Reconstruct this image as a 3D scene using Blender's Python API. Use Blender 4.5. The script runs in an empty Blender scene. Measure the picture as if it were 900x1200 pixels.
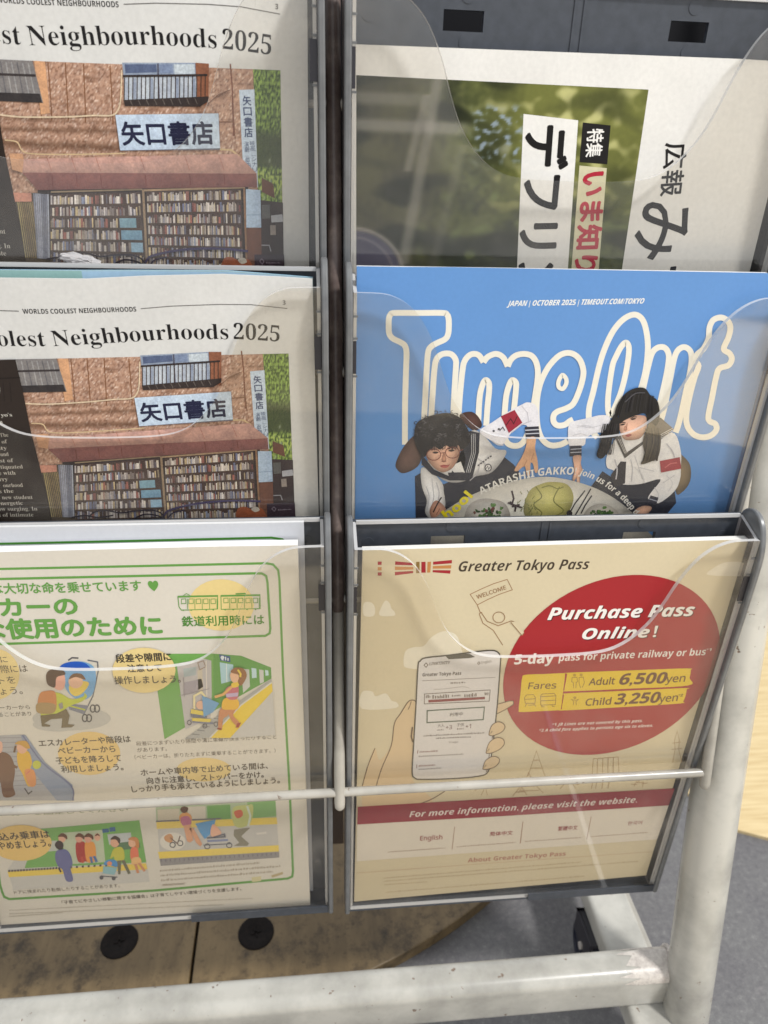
import bpy, bmesh, math, random
from mathutils import Vector, Matrix, noise

random.seed(7)
SC = bpy.context.scene
COL = SC.collection
FLOOR = 0.480          # everything below is measured in mm from the bottom right pocket's top left corner


def P3(x, y, z):
    return Vector((x / 1000.0, y / 1000.0, z / 1000.0 + FLOOR))


# ------------------------------------------------------------------ camera, world, lamps
cam = bpy.data.cameras.new('camera')
cam.sensor_fit = 'VERTICAL'
cam.sensor_height = 36
cam.lens = 842.755 / 1200 * 36
cam.clip_start = 0.01
cam.clip_end = 100
cam.dof.use_dof = True
cam.dof.focus_distance = 0.405
cam.dof.aperture_fstop = 9.5
camo = bpy.data.objects.new('camera', cam)
COL.objects.link(camo)
_r, _u, _f = Vector((0.995188, -0.093991, 0.027689)), Vector((0.017346, 0.44711, 0.894311)), Vector((0.096437, 0.889527, -0.446589))
camo.matrix_world = Matrix.Translation(P3(-17.523, -360.504, 186.563)) @ Matrix((_r, _u, -_f)).transposed().to_4x4()
SC.camera = camo

world = bpy.data.worlds.new('World')
SC.world = world
world.use_nodes = True
bg = world.node_tree.nodes['Background']
bg.inputs[0].default_value = (0.95, 0.98, 1.02, 1)
bg.inputs[1].default_value = 0.90


def area(name, loc, target, size, power, color, size_y=None):
    l = bpy.data.lights.new(name, 'AREA')
    l.energy = power
    l.size = size
    l.color = color
    if size_y:
        l.shape = 'RECTANGLE'
        l.size_y = size_y
    o = bpy.data.objects.new(name, l)
    COL.objects.link(o)
    o.location = loc
    d = Vector(target) - Vector(loc)
    o.rotation_euler = d.to_track_quat('-Z', 'Y').to_euler()
    return o


area('key_lamp', (1.30, -0.86, 2.48), (0.05, 0.0, 0.42), 0.26, 64.0, (1.0, 0.99, 0.97))

# unseen spot, added to brighten the floor that the plastic mirrors
for s_loc, s_aim, s_pow, s_deg in (((1.5, -2.4, 2.6), (1.35, -1.85, 0), 1100, 36),):
    sl = bpy.data.lights.new('floor_haze_spot', 'SPOT')
    sl.energy = s_pow
    sl.spot_size = math.radians(s_deg)
    sl.spot_blend = 0.25
    sl.shadow_soft_size = 0.05
    sl.color = (1.0, 0.97, 0.92)
    so = bpy.data.objects.new('floor_haze_spot', sl)
    COL.objects.link(so)
    so.location = s_loc
    so.rotation_euler = (Vector(s_aim) - Vector(s_loc)).to_track_quat('-Z', 'Y').to_euler()

SC.view_settings.view_transform = 'Standard'
SC.view_settings.look = 'None'
SC.view_settings.exposure = 0.0
SC.view_settings.gamma = 1.0
SC.cycles.max_bounces = 14
SC.cycles.transparent_max_bounces = 32


# ------------------------------------------------------------------ materials
def lin(c):
    c = c / 255.0
    return c / 12.92 if c <= 0.04045 else ((c + 0.055) / 1.055) ** 2.4


def rgb(c, k=1.0):
    return (lin(c[0]) * k, lin(c[1]) * k, lin(c[2]) * k, 1.0)


def mat(name):
    m = bpy.data.materials.new(name)
    m.use_nodes = True
    nt = m.node_tree
    return m, nt, nt.nodes['Principled BSDF'], nt.nodes['Material Output']


def node(nt, t, **kw):
    n = nt.nodes.new(t)
    for k, v in kw.items():
        setattr(n, k, v)
    return n


def noise_tex(nt, scale, detail=4, rough=0.55, coord='Object'):
    tc = node(nt, 'ShaderNodeTexCoord')
    n = node(nt, 'ShaderNodeTexNoise')
    n.inputs['Scale'].default_value = scale
    n.inputs['Detail'].default_value = detail
    n.inputs['Roughness'].default_value = rough
    nt.links.new(tc.outputs[coord], n.inputs['Vector'])
    return n


def ramp(nt, src, stops):
    r = node(nt, 'ShaderNodeValToRGB')
    els = r.color_ramp.elements
    while len(els) < len(stops):
        els.new(0.5)
    for e, (p, c) in zip(els, stops):
        e.position = p
        e.color = c
    nt.links.new(src, r.inputs[0])
    return r


def mix_rgb(nt, fac, a, b, mode='MIX'):
    m = node(nt, 'ShaderNodeMix', data_type='RGBA', blend_type=mode)
    for sock, v in ((m.inputs[0], fac), (m.inputs[6], a), (m.inputs[7], b)):
        if isinstance(v, (int, float)):
            sock.default_value = v
        elif isinstance(v, tuple):
            sock.default_value = v
        else:
            nt.links.new(v, sock)
    return m.outputs[2]


def bump(nt, bsdf, src, strength, dist=0.001):
    b = node(nt, 'ShaderNodeBump')
    b.inputs['Strength'].default_value = strength
    b.inputs['Distance'].default_value = dist
    nt.links.new(src, b.inputs['Height'])
    nt.links.new(b.outputs[0], bsdf.inputs['Normal'])


def paper_mat(name, rough, spec, grain):
    m, nt, b, o = mat(name)
    a = node(nt, 'ShaderNodeVertexColor', layer_name='Col')
    n = noise_tex(nt, 420, 3)
    n2 = noise_tex(nt, 28, 4)
    g = ramp(nt, n.outputs[0], [(0.25, (1 - grain,) * 3 + (1,)), (0.75, (1, 1, 1, 1))])
    c = mix_rgb(nt, 1.0, a.outputs[0], g.outputs[0], 'MULTIPLY')
    g2 = ramp(nt, n2.outputs[0], [(0.3, (1 - grain * 0.8,) * 3 + (1,)), (0.7, (1, 1, 1, 1))])
    c = mix_rgb(nt, 1.0, c, g2.outputs[0], 'MULTIPLY')
    nt.links.new(c, b.inputs['Base Color'])
    b.inputs['Roughness'].default_value = rough
    b.inputs['Specular IOR Level'].default_value = spec
    n3 = noise_tex(nt, 16, 3)
    bump(nt, b, n3.outputs[0], 0.25, 0.002)
    return m


def photo_mat(name, rough, spec, amt, s1, s2):
    m, nt, b, o = mat(name)
    a = node(nt, 'ShaderNodeVertexColor', layer_name='Col')
    n1 = noise_tex(nt, s1, 5, 0.7)
    n2 = noise_tex(nt, s2, 4, 0.6)
    g1 = ramp(nt, n1.outputs[0], [(0.3, (1 - amt,) * 3 + (1,)), (0.5, (1, 1, 1, 1)), (0.72, (1 + amt * 1.3,) * 3 + (1,))])
    g2 = ramp(nt, n2.outputs[0], [(0.3, (1 - amt, 1 - amt, 1 - amt * 0.8, 1)), (0.7, (1 + amt * 0.6, 1 + amt * 0.5, 1 + amt * 0.4, 1))])
    c = mix_rgb(nt, 1.0, a.outputs[0], g1.outputs[0], 'MULTIPLY')
    c = mix_rgb(nt, 1.0, c, g2.outputs[0], 'MULTIPLY')
    nt.links.new(c, b.inputs['Base Color'])
    b.inputs['Roughness'].default_value = rough
    b.inputs['Specular IOR Level'].default_value = spec
    return m


M_NEWSPHOTO = photo_mat('newsprint_photo', 0.75, 0.15, 0.20, 1000, 190)
M_COATPHOTO = photo_mat('coated_photo', 0.42, 0.35, 0.10, 1100, 150)
M_NEWS = paper_mat('newsprint', 0.8, 0.15, 0.10)
M_COAT = paper_mat('coated_paper', 0.42, 0.35, 0.05)

m, nt, b, o = mat('grey_tray_plastic')
n = noise_tex(nt, 160, 5)
c = ramp(nt, n.outputs[0], [(0.3, rgb((56, 60, 67))), (0.7, rgb((67, 71, 79)))])
nt.links.new(c.outputs[0], b.inputs['Base Color'])
b.inputs['Roughness'].default_value = 0.38
M_TRAY = m

m, nt, b, o = mat('grey_side_plastic')
n = noise_tex(nt, 120, 5)
c = ramp(nt, n.outputs[0], [(0.3, rgb((96, 97, 98))), (0.7, rgb((112, 113, 114)))])
nt.links.new(c.outputs[0], b.inputs['Base Color'])
b.inputs['Roughness'].default_value = 0.3
M_FIN = m

m, nt, b, o = mat('dark_plastic')
b.inputs['Base Color'].default_value = rgb((44, 42, 48))
b.inputs['Roughness'].default_value = 0.35
M_DARK = m


m, nt, b, o = mat('streak_strip_white')  # white of the added strip that the plastic mirrors as a streak
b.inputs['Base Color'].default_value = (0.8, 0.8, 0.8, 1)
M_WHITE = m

m, nt, b, o = mat('matt_black')
b.inputs['Specular IOR Level'].default_value = 0.1
b.inputs['Base Color'].default_value = rgb((14, 14, 18))
b.inputs['Roughness'].default_value = 0.7
M_BLACK = m


def clear_mat(name, tint, haze, haze_scale, gloss_rough):
    m, nt, b, o = mat(name)
    nt.nodes.remove(b)
    tr = node(nt, 'ShaderNodeBsdfTransparent')
    tr.inputs[0].default_value = tint
    gl = node(nt, 'ShaderNodeBsdfGlossy')
    gl.inputs['Roughness'].default_value = gloss_rough
    fr = node(nt, 'ShaderNodeFresnel')
    geo = node(nt, 'ShaderNodeNewGeometry')
    mp = node(nt, 'ShaderNodeMapRange')
    mp.inputs['To Min'].default_value = 1.49
    mp.inputs['To Max'].default_value = 1 / 1.49
    nt.links.new(geo.outputs['Backfacing'], mp.inputs['Value'])
    nt.links.new(mp.outputs[0], fr.inputs['IOR'])
    mx = node(nt, 'ShaderNodeMixShader')
    nt.links.new(fr.outputs[0], mx.inputs[0])
    nt.links.new(tr.outputs[0], mx.inputs[1])
    nt.links.new(gl.outputs[0], mx.inputs[2])
    # dust, scuffs and fine scratches, raised to add the milky reflected haze
    n1 = noise_tex(nt, haze_scale, 6, 0.65)
    tc = node(nt, 'ShaderNodeTexCoord')
    mapn = node(nt, 'ShaderNodeMapping')
    mapn.inputs['Scale'].default_value = (700, 60, 26)
    mapn.inputs['Rotation'].default_value = (0, 0.5, 0)
    nt.links.new(tc.outputs['Object'], mapn.inputs[0])
    n2 = node(nt, 'ShaderNodeTexNoise')
    n2.inputs['Scale'].default_value = 1.0
    n2.inputs['Detail'].default_value = 3
    nt.links.new(mapn.outputs[0], n2.inputs['Vector'])
    r1 = ramp(nt, n1.outputs[0], [(0.44, (haze * 0.12,) * 3 + (1,)), (0.60, (haze * 0.8,) * 3 + (1,)), (0.80, (haze * 4.0,) * 3 + (1,))])
    r2 = ramp(nt, n2.outputs[0], [(0.70, (0, 0, 0, 1)), (0.78, (haze * 2.0,) * 3 + (1,))])
    ad = mix_rgb(nt, 1.0, r1.outputs[0], r2.outputs[0], 'ADD')
    df = node(nt, 'ShaderNodeBsdfDiffuse')
    df.inputs[0].default_value = (0.72, 0.66, 0.58, 1)
    mx2 = node(nt, 'ShaderNodeMixShader')
    nt.links.new(ad, mx2.inputs[0])
    nt.links.new(mx.outputs[0], mx2.inputs[1])
    nt.links.new(df.outputs[0], mx2.inputs[2])
    nt.links.new(mx2.outputs[0], o.inputs[0])
    return m


M_CLEAR = clear_mat('clear_plastic', (0.98, 0.97, 0.95, 1), 0.042, 14, 0.03)
M_CLEAR_SIDE = clear_mat('clear_plastic_side', (0.80, 0.78, 0.80, 1), 0.06, 30, 0.05)

m, nt, b, o = mat('clear_plastic_edge')
b.inputs['Base Color'].default_value = (0.68, 0.67, 0.66, 1)
b.inputs['Roughness'].default_value = 0.07
b.inputs['Specular IOR Level'].default_value = 1.0
b.inputs['Alpha'].default_value = 0.72
M_RIM = m


def paint_mat(name, base, rust_amt):
    m, nt, b, o = mat(name)
    n1 = noise_tex(nt, 130, 3, 0.5)
    n2 = noise_tex(nt, 22, 5, 0.6)
    n3 = noise_tex(nt, 520, 4, 0.6)
    g = ramp(nt, n2.outputs[0], [(0.3, rgb(base, 0.62)), (0.62, rgb(base))])
    spots = ramp(nt, n1.outputs[0], [(rust_amt, (0, 0, 0, 1)), (rust_amt + 0.035, (1, 1, 1, 1))])
    fine = ramp(nt, n3.outputs[0], [(rust_amt + 0.02, (0, 0, 0, 1)), (rust_amt + 0.06, (1, 1, 1, 1))])
    s = mix_rgb(nt, 1.0, spots.outputs[0], fine.outputs[0], 'LIGHTEN')
    c = mix_rgb(nt, s, g.outputs[0], rgb((128, 112, 98)))
    nt.links.new(c, b.inputs['Base Color'])
    b.inputs['Roughness'].default_value = 0.27
    bump(nt, b, s, 0.5, -0.0006)
    return m


M_PAINT = paint_mat('cream_painted_metal', (190, 187, 178), 0.69)
M_PAINT_OLD = paint_mat('chipped_painted_metal', (180, 175, 165), 0.70)

m, nt, b, o = mat('scuffed_steel')
n = noise_tex(nt, 180, 5, 0.7)
c = ramp(nt, n.outputs[0], [(0.35, rgb((172, 163, 156))), (0.6, rgb((206, 199, 190))), (0.72, rgb((146, 132, 124)))])
nt.links.new(c.outputs[0], b.inputs['Base Color'])
b.inputs['Roughness'].default_value = 0.4
M_SCUFF = m

m, nt, b, o = mat('gap_shade_brown')  # brown with the gap's shade in it, for the upper upright
n = noise_tex(nt, 90, 5, 0.65)
c = ramp(nt, n.outputs[0], [(0.35, rgb((92, 78, 74))), (0.6, rgb((118, 104, 98))), (0.78, rgb((150, 136, 126)))])
nt.links.new(c.outputs[0], b.inputs['Base Color'])
b.inputs['Roughness'].default_value = 0.34
M_GAP_SHADE = m

m, nt, b, o = mat('brown_post_paint')
b.inputs['Base Color'].default_value = rgb((74, 58, 44))
b.inputs['Roughness'].default_value = 0.5
M_POST = m

m, nt, b, o = mat('navy_rubber')
b.inputs['Base Color'].default_value = rgb((22, 26, 44))
b.inputs['Roughness'].default_value = 0.45
M_RUBBER = m

m, nt, b, o = mat('concrete_floor')
n1 = noise_tex(nt, 700, 4, 0.7)
n2 = noise_tex(nt, 9, 6, 0.6)
n4 = noise_tex(nt, 55, 5, 0.6)
n5 = noise_tex(nt, 190, 4, 0.6)
a = ramp(nt, mix_rgb(nt, 0.5, n1.outputs[0], n5.outputs[0]), [(0.36, rgb((96, 94, 95))), (0.55, rgb((114, 113, 112))), (0.66, rgb((138, 136, 133)))])
d = ramp(nt, n2.outputs[0], [(0.35, (0.78, 0.76, 0.80, 1)), (0.65, (1, 1, 0.99, 1))])
c = mix_rgb(nt, 1.0, a.outputs[0], d.outputs[0], 'MULTIPLY')
st = ramp(nt, n4.outputs[0], [(0.64, (0, 0, 0, 1)), (0.72, (0.5, 0.5, 0.5, 1))])
c = mix_rgb(nt, st.outputs[0], c, rgb((132, 126, 126)))
nt.links.new(c, b.inputs['Base Color'])
b.inputs['Roughness'].default_value = 0.6
bump(nt, b, n1.outputs[0], 0.3, 0.0008)
M_FLOOR = m

m, nt, b, o = mat('pale_wood_floor')
tc = node(nt, 'ShaderNodeTexCoord')
mp = node(nt, 'ShaderNodeMapping')
mp.inputs['Scale'].default_value = (4, 60, 1)
mp.inputs['Rotation'].default_value = (0, 0, 0.5)
nt.links.new(tc.outputs['Object'], mp.inputs[0])
n = node(nt, 'ShaderNodeTexNoise')
n.inputs['Scale'].default_value = 4
n.inputs['Detail'].default_value = 8
nt.links.new(mp.outputs[0], n.inputs['Vector'])
c = ramp(nt, n.outputs[0], [(0.3, rgb((196, 170, 122))), (0.6, rgb((214, 192, 146)))])
nt.links.new(c.outputs[0], b.inputs['Base Color'])
b.inputs['Roughness'].default_value = 0.5
M_WOODFLOOR = m

m, nt, b, o = mat('reflected_floor_beige')  # beige of the unseen floor bands mirrored in the pockets
n = noise_tex(nt, 30, 5)
c = ramp(nt, n.outputs[0], [(0.3, rgb((214, 196, 164))), (0.7, rgb((230, 214, 184)))])
nt.links.new(c.outputs[0], b.inputs['Base Color'])
b.inputs['Roughness'].default_value = 0.6
M_REFLECTED_FLOOR = m

m, nt, b, o = mat('worn_plywood')
tc = node(nt, 'ShaderNodeTexCoord')
mp = node(nt, 'ShaderNodeMapping')
mp.inputs['Scale'].default_value = (34, 7, 6)
nt.links.new(tc.outputs['Object'], mp.inputs[0])
n = node(nt, 'ShaderNodeTexNoise')
n.inputs['Scale'].default_value = 2.4
n.inputs['Detail'].default_value = 8
n.inputs['Roughness'].default_value = 0.65
nt.links.new(mp.outputs[0], n.inputs['Vector'])
n2 = noise_tex(nt, 30, 8, 0.72)
n3 = noise_tex(nt, 150, 6, 0.75)
n4 = noise_tex(nt, 7, 3, 0.5)
c = ramp(nt, n.outputs[0], [(0.32, rgb((106, 88, 60))), (0.62, rgb((128, 108, 76)))])
big = ramp(nt, n4.outputs[0], [(0.35, (0.72, 0.70, 0.66, 1)), (0.65, (1.06, 1.04, 1.0, 1))])
c = mix_rgb(nt, 1.0, c.outputs[0], big.outputs[0], 'MULTIPLY')
st = ramp(nt, n2.outputs[0], [(0.36, rgb((92, 82, 72))), (0.50, (1, 1, 1, 1))])
c2 = mix_rgb(nt, 0.75, c, st.outputs[0], 'MULTIPLY')
st3 = ramp(nt, n3.outputs[0], [(0.34, (0.40, 0.37, 0.34, 1)), (0.44, (1, 1, 1, 1)), (0.66, (1, 1, 1, 1)), (0.74, (1.25, 1.2, 1.12, 1))])
c3 = mix_rgb(nt, 0.7, c2, st3.outputs[0], 'MULTIPLY')
nt.links.new(c3, b.inputs['Base Color'])
b.inputs['Roughness'].default_value = 0.5
bump(nt, b, n3.outputs[0], 0.25, 0.0006)
M_PLY = m

m, nt, b, o = mat('dark_bolt_metal')
n = noise_tex(nt, 260, 5, 0.7)
c = ramp(nt, n.outputs[0], [(0.4, rgb((18, 13, 11))), (0.7, rgb((34, 26, 22)))])
nt.links.new(c.outputs[0], b.inputs['Base Color'])
b.inputs['Roughness'].default_value = 0.6
b.inputs['Specular IOR Level'].default_value = 0.15
M_BOLT = m

m, nt, b, o = mat('crumpled_film')
b.inputs['Base Color'].default_value = (0.62, 0.60, 0.60, 1)
b.inputs['Roughness'].default_value = 0.1
b.inputs['Alpha'].default_value = 0.6
M_FILM = m


# ------------------------------------------------------------------ object helpers
def thing(name, label, cat, loc, group=None, rot=(0, 0, 0)):
    o = bpy.data.objects.new(name, None)
    COL.objects.link(o)
    o.location = loc
    o.rotation_euler = rot
    o.empty_display_size = 0.02
    o['label'] = label
    o['category'] = cat
    if group:
        o['group'] = group
    return o


def link(name, me, parent=None, mats=(), smooth=False, bevel=0.0):
    o = bpy.data.objects.new(name, me)
    COL.objects.link(o)
    for mm in mats:
        me.materials.append(mm)
    if parent:
        o.parent = parent
    if smooth:
        for p in me.polygons:
            p.use_smooth = True
    if bevel:
        bv = o.modifiers.new('bevel', 'BEVEL')
        bv.width = bevel
        bv.segments = 2
        bv.limit_method = 'ANGLE'
    return o


class MB:
    """Collects shapes, in mm, into one mesh."""
    def __init__(s):
        s.v, s.f, s.m = [], [], []

    def face(s, pts, mi=0):
        b0 = len(s.v)
        s.v += [tuple(p) for p in pts]
        s.f.append(tuple(range(b0, b0 + len(pts))))
        s.m.append(mi)

    def box(s, x0, x1, y0, y1, z0, z1, mi=0):
        b0 = len(s.v)
        s.v += [(x0, y0, z0), (x1, y0, z0), (x1, y1, z0), (x0, y1, z0), (x0, y0, z1), (x1, y0, z1), (x1, y1, z1), (x0, y1, z1)]
        for q in ((0, 3, 2, 1), (4, 5, 6, 7), (0, 1, 5, 4), (1, 2, 6, 5), (2, 3, 7, 6), (3, 0, 4, 7)):
            s.f.append(tuple(b0 + i for i in q))
            s.m.append(mi)

    def prism(s, a, bb, mi_cap=0, mi_side=0):
        """two matching rings of 3-D points, closed"""
        n = len(a)
        b0 = len(s.v)
        s.v += [tuple(p) for p in a] + [tuple(p) for p in bb]
        s.f.append(tuple(b0 + i for i in range(n)))
        s.m.append(mi_cap)
        s.f.append(tuple(b0 + n + i for i in reversed(range(n))))
        s.m.append(mi_cap)
        for i in range(n):
            j = (i + 1) % n
            s.f.append((b0 + i, b0 + n + i, b0 + n + j, b0 + j))
            s.m.append(mi_side)

    def tube(s, pts, rad, seg=20, mi=0, cap=True):
        pts = [Vector(p) for p in pts]
        rads = rad if isinstance(rad, (list, tuple)) else [rad] * len(pts)
        rings = []
        for i, p in enumerate(pts):
            d = (pts[min(i + 1, len(pts) - 1)] - pts[max(i - 1, 0)]).normalized()
            up = Vector((0, 0, 1)) if abs(d.z) < 0.8 else Vector((0, 1, 0))
            a = d.cross(up).normalized()
            c = a.cross(d).normalized()
            rings.append([p + (a * math.cos(2 * math.pi * k / seg) + c * math.sin(2 * math.pi * k / seg)) * rads[i] for k in range(seg)])
        b0 = len(s.v)
        for r in rings:
            s.v += [tuple(p) for p in r]
        for i in range(len(rings) - 1):
            for k in range(seg):
                k2 = (k + 1) % seg
                s.f.append((b0 + i * seg + k, b0 + i * seg + k2, b0 + (i + 1) * seg + k2, b0 + (i + 1) * seg + k))
                s.m.append(mi)
        if cap:
            s.f.append(tuple(b0 + k for k in reversed(range(seg))))
            s.m.append(mi)
            s.f.append(tuple(b0 + (len(rings) - 1) * seg + k for k in range(seg)))
            s.m.append(mi)

    def mesh(s, name, world_mm=False):
        me = bpy.data.meshes.new(name)
        if world_mm:
            vs = [P3(*v) for v in s.v]
        else:
            vs = [(v[0] / 1000, v[1] / 1000, v[2] / 1000) for v in s.v]
        me.from_pydata(vs, [], s.f)
        me.polygons.foreach_set('material_index', s.m)
        me.update()
        bm = bmesh.new()
        bm.from_mesh(me)
        bmesh.ops.remove_doubles(bm, verts=bm.verts, dist=1e-7)
        bmesh.ops.recalc_face_normals(bm, faces=bm.faces)
        bm.to_mesh(me)
        bm.free()
        return me


def smooth_by_angle(me, deg=40):
    for p in me.polygons:
        p.use_smooth = True
    bm = bmesh.new()
    bm.from_mesh(me)
    for e in bm.edges:
        if len(e.link_faces) == 2 and e.calc_face_angle(0) > math.radians(deg):
            e.smooth = False
    bm.to_mesh(me)
    bm.free()


# ------------------------------------------------------------------ the setting
W, D, SY, SZ, GAP = 240.0, 22.2, 28.23, 130.22, 8.8
fl = MB()
fl.box(-3000, 3000, -3000, 3000, -490, -480)
o = link('floor', fl.mesh('floor', True), None, [M_FLOOR])
o['kind'] = 'structure'

wf = MB()
ring = [(405, 225), (443.9, 156.6), (474.2, 143.2), (900, -60), (2900, -60), (2900, 2900), (405, 2900)]
wf.prism([(x, y, -479.9) for x, y in ring], [(x, y, -476) for x, y in ring])
o = link('wood_floor', wf.mesh('wood_floor', True), None, [M_WOODFLOOR])
o['kind'] = 'structure'

ff = MB()  # unseen bright floor, shaped for the haze the pockets mirror
ring = [(-2900, -1700), (250, -1420), (900, -1250), (1600, -900), (2900, -600), (2900, -2950), (-2900, -2950)]
ff.prism([(x, y, -479.9) for x, y in ring], [(x, y, -476) for x, y in ring])
o = link('reflected_floor_far', ff.mesh('reflected_floor_far', True), None, [M_REFLECTED_FLOOR])
o['kind'] = 'structure'

fb = MB()  # unseen beige band, added for warm reflected haze on the lower pockets
ring = [(-2900, -780), (2900, -700), (2900, -255), (-2900, -255)]
fb.prism([(x, y, -479.9) for x, y in ring], [(x, y, -478.5) for x, y in ring])
o = link('reflected_floor_near', fb.mesh('reflected_floor_near', True), None, [M_REFLECTED_FLOOR])
o['kind'] = 'structure'

ml = MB()  # unseen strip, added so the plastic reflects a bright streak
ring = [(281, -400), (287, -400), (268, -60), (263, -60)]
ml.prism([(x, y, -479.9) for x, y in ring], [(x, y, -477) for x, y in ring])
o = link('streak_strip', ml.mesh('streak_strip', True), None, [M_WHITE])
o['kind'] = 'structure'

# the round plywood base behind the rack
cx, cy, R = -181.2, 577.0, 586.6
pf = thing('round_platform', 'worn brown plywood platform with curved edge and dark bolts on the floor', 'platform', P3(cx, cy, -480))
seam_t = math.asin((-132 - cx) / R)


def arc(t0, t1, n=40):
    return [(R * math.sin(t0 + (t1 - t0) * i / n), -R * math.cos(t0 + (t1 - t0) * i / n)) for i in range(n + 1)]


for t0, t1, xs in ((-1.2, seam_t - 0.0022, 'l'), (seam_t + 0.0022, 1.2, 'r')):
    a = arc(t0, t1)
    ys = 120
    if xs == 'l':
        a = a + [(a[-1][0] - 8, ys), (a[0][0], ys)]
    else:
        a = a + [(a[-1][0], ys), (a[0][0] - 8, ys)]
    pb = MB()
    pb.prism([(x, y, 0.2) for x, y in a], [(x, y, 15) for x, y in a])
    link('board', pb.mesh('board'), pf, [M_PLY], bevel=0.0012)
for bx, by in ((-201.7, 71.8), (-78.2, 70.5)):
    bb = MB()
    prof = [(0, 15.3), (4, 15.3), (5, 15.6), (12, 15.9), (14.8, 16.1), (16.2, 15.9), (16.7, 14.9)]
    seg = 28
    for i in range(len(prof) - 1):
        for k in range(seg):
            q = []
            for (rr, zz), kk in ((prof[i], k), (prof[i + 1], k), (prof[i + 1], k + 1), (prof[i], k + 1)):
                ang = 2 * math.pi * kk / seg
                q.append((bx - cx + rr * math.cos(ang), by - cy + rr * math.sin(ang), zz))
            bb.face(q if i else q[:1] + q[1:3])
    for ang in (0.3, 1.87):
        ca, sa = math.cos(ang), math.sin(ang)
        pts = [(-5, -0.9), (5, -0.9), (5, 0.9), (-5, 0.9)]
        bb.prism([(bx - cx + x * ca - y * sa, by - cy + x * sa + y * ca, 15.4) for x, y in pts],
                 [(bx - cx + x * ca - y * sa, by - cy + x * sa + y * ca, 16.0) for x, y in pts])
    me = bb.mesh('bolt')
    smooth_by_angle(me)
    link('bolt', me, pf, [M_BOLT])

# ------------------------------------------------------------------ the rack frame
LEAN = 0.2168            # the frame leans back 12 degrees
rk = thing('brochure_rack', 'cream painted steel rack with rusty round rails, thin wire rods and a heavy bottom beam', 'rack', P3(0, 0, -480))


def rack_part(name, mb, mats, parent=None, smooth=True, bevel=0.0):
    me = mb.mesh(name)
    if smooth:
        smooth_by_angle(me, 38)
    return link(name, me, parent or rk, mats, bevel=bevel)


Z0 = 480.0               # rack parts are local to the rack's base on the floor


def fp(x, z, off):       # a point of the leaning frame plane, local to the rack
    return (x, z * LEAN + off, z + Z0)


for sx in (263.6, -512.4):
    mb = MB()
    mb.tube([fp(sx, z, 30) for z in (-452, -449, -380, -200, 0, 200, 520)], [15.5, 17, 17, 17, 17, 17, 17], 32)
    rack_part('rail', mb, [M_PAINT])

# wire rods: one along the foot of each row and the uprights they are welded to
for i in range(4):
    zz = -183 + SZ * i
    mb = MB()
    mb.tube([fp(-492, zz, 13.6), fp(-250, zz, 13.6), fp(-4.4, zz, 13.6), fp(120, zz, 13.6), fp(243, zz, 13.6)], 2.9, 16)
    rack_part('cross_rod', mb, [M_PAINT_OLD])
for sx in (-4.4, 243.6, -492.4):
    mb = MB()
    mb.tube([fp(sx, z, 13.0) for z in (-194.6, -193.2, -190, -100, -52)] if sx == -4.4 else [fp(sx, z, 13.0) for z in (-194.6, -193.2, -190, -100, 0, 200, 500)], [2.0, 3.2, 3.5, 3.5, 3.5] + ([] if sx == -4.4 else [3.5, 3.5]), 18)
    rack_part('upright_rod', mb, [M_PAINT_OLD])
    if sx == -4.4:
        mb = MB()  # darker upper upright, shade of the narrow gap put into its colour
        mb.tube([fp(sx, z, 12.6) for z in (-60, -56, -40, 0, 200, 500)], [3.2, 3.9, 4.1, 4.1, 4.1, 4.1], 18)
        rack_part('shaded_upright', mb, [M_GAP_SHADE])
# added black board, stands in for the dark seen through slots and gap
mb = MB()
mb.prism([fp(x, z, 62) for x, z in ((-500, -40), (252, -40), (252, 520), (-500, 520))], [fp(x, z, 68) for x, z in ((-500, -40), (252, -40), (252, 520), (-500, 520))])
rack_part('dark_backing', mb, [M_BLACK], smooth=False)

# dark post of the far side, glimpsed between the columns
mb = MB()
mb.box(-24, 4, 0, 14, 0, 900)
po = rack_part('rear_post', mb, [M_POST], smooth=False)
po.location = (0, 0.045 + 0.048, 0.10)
po.rotation_euler = (-math.atan(LEAN), 0, 0)


def rrect(hw, hh, r, n=8):
    pts = []
    for cxx, czz, a0 in ((hw - r, hh - r, 0), (-hw + r, hh - r, 90), (-hw + r, -hh + r, 180), (hw - r, -hh + r, 270)):
        for k in range(n + 1):
            a = math.radians(a0 + 90 * k / n)
            pts.append((cxx + r * math.cos(a), czz + r * math.sin(a)))
    return pts


# bottom beam, a flattened tube with a scuffed end
by, bz = -39.0, -388.0 + Z0
mb = MB()
prof = rrect(13, 21.5, 9.5)
xs = [(-495, 1.0), (205, 1.0), (206, 1.0), (247, 1.0), (252, 0.97), (255, 0.90), (256.5, 0.80)]
for i in range(len(xs) - 1):
    (xa, ka), (xb, kb) = xs[i], xs[i + 1]
    n = len(prof)
    for k in range(n):
        k2 = (k + 1) % n
        mb.face([(xa, by + prof[k][0] * ka, bz + prof[k][1] * ka), (xb, by + prof[k][0] * kb, bz + prof[k][1] * kb),
                 (xb, by + prof[k2][0] * kb, bz + prof[k2][1] * kb), (xa, by + prof[k2][0] * ka, bz + prof[k2][1] * ka)], 0)
mb.face([(256.5, by + y * 0.80, bz + z * 0.80) for y, z in prof], 0)
mb.face([(-495, by + y, bz + z) for y, z in prof], 0)
rack_part('bottom_beam', mb, [M_PAINT])
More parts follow.
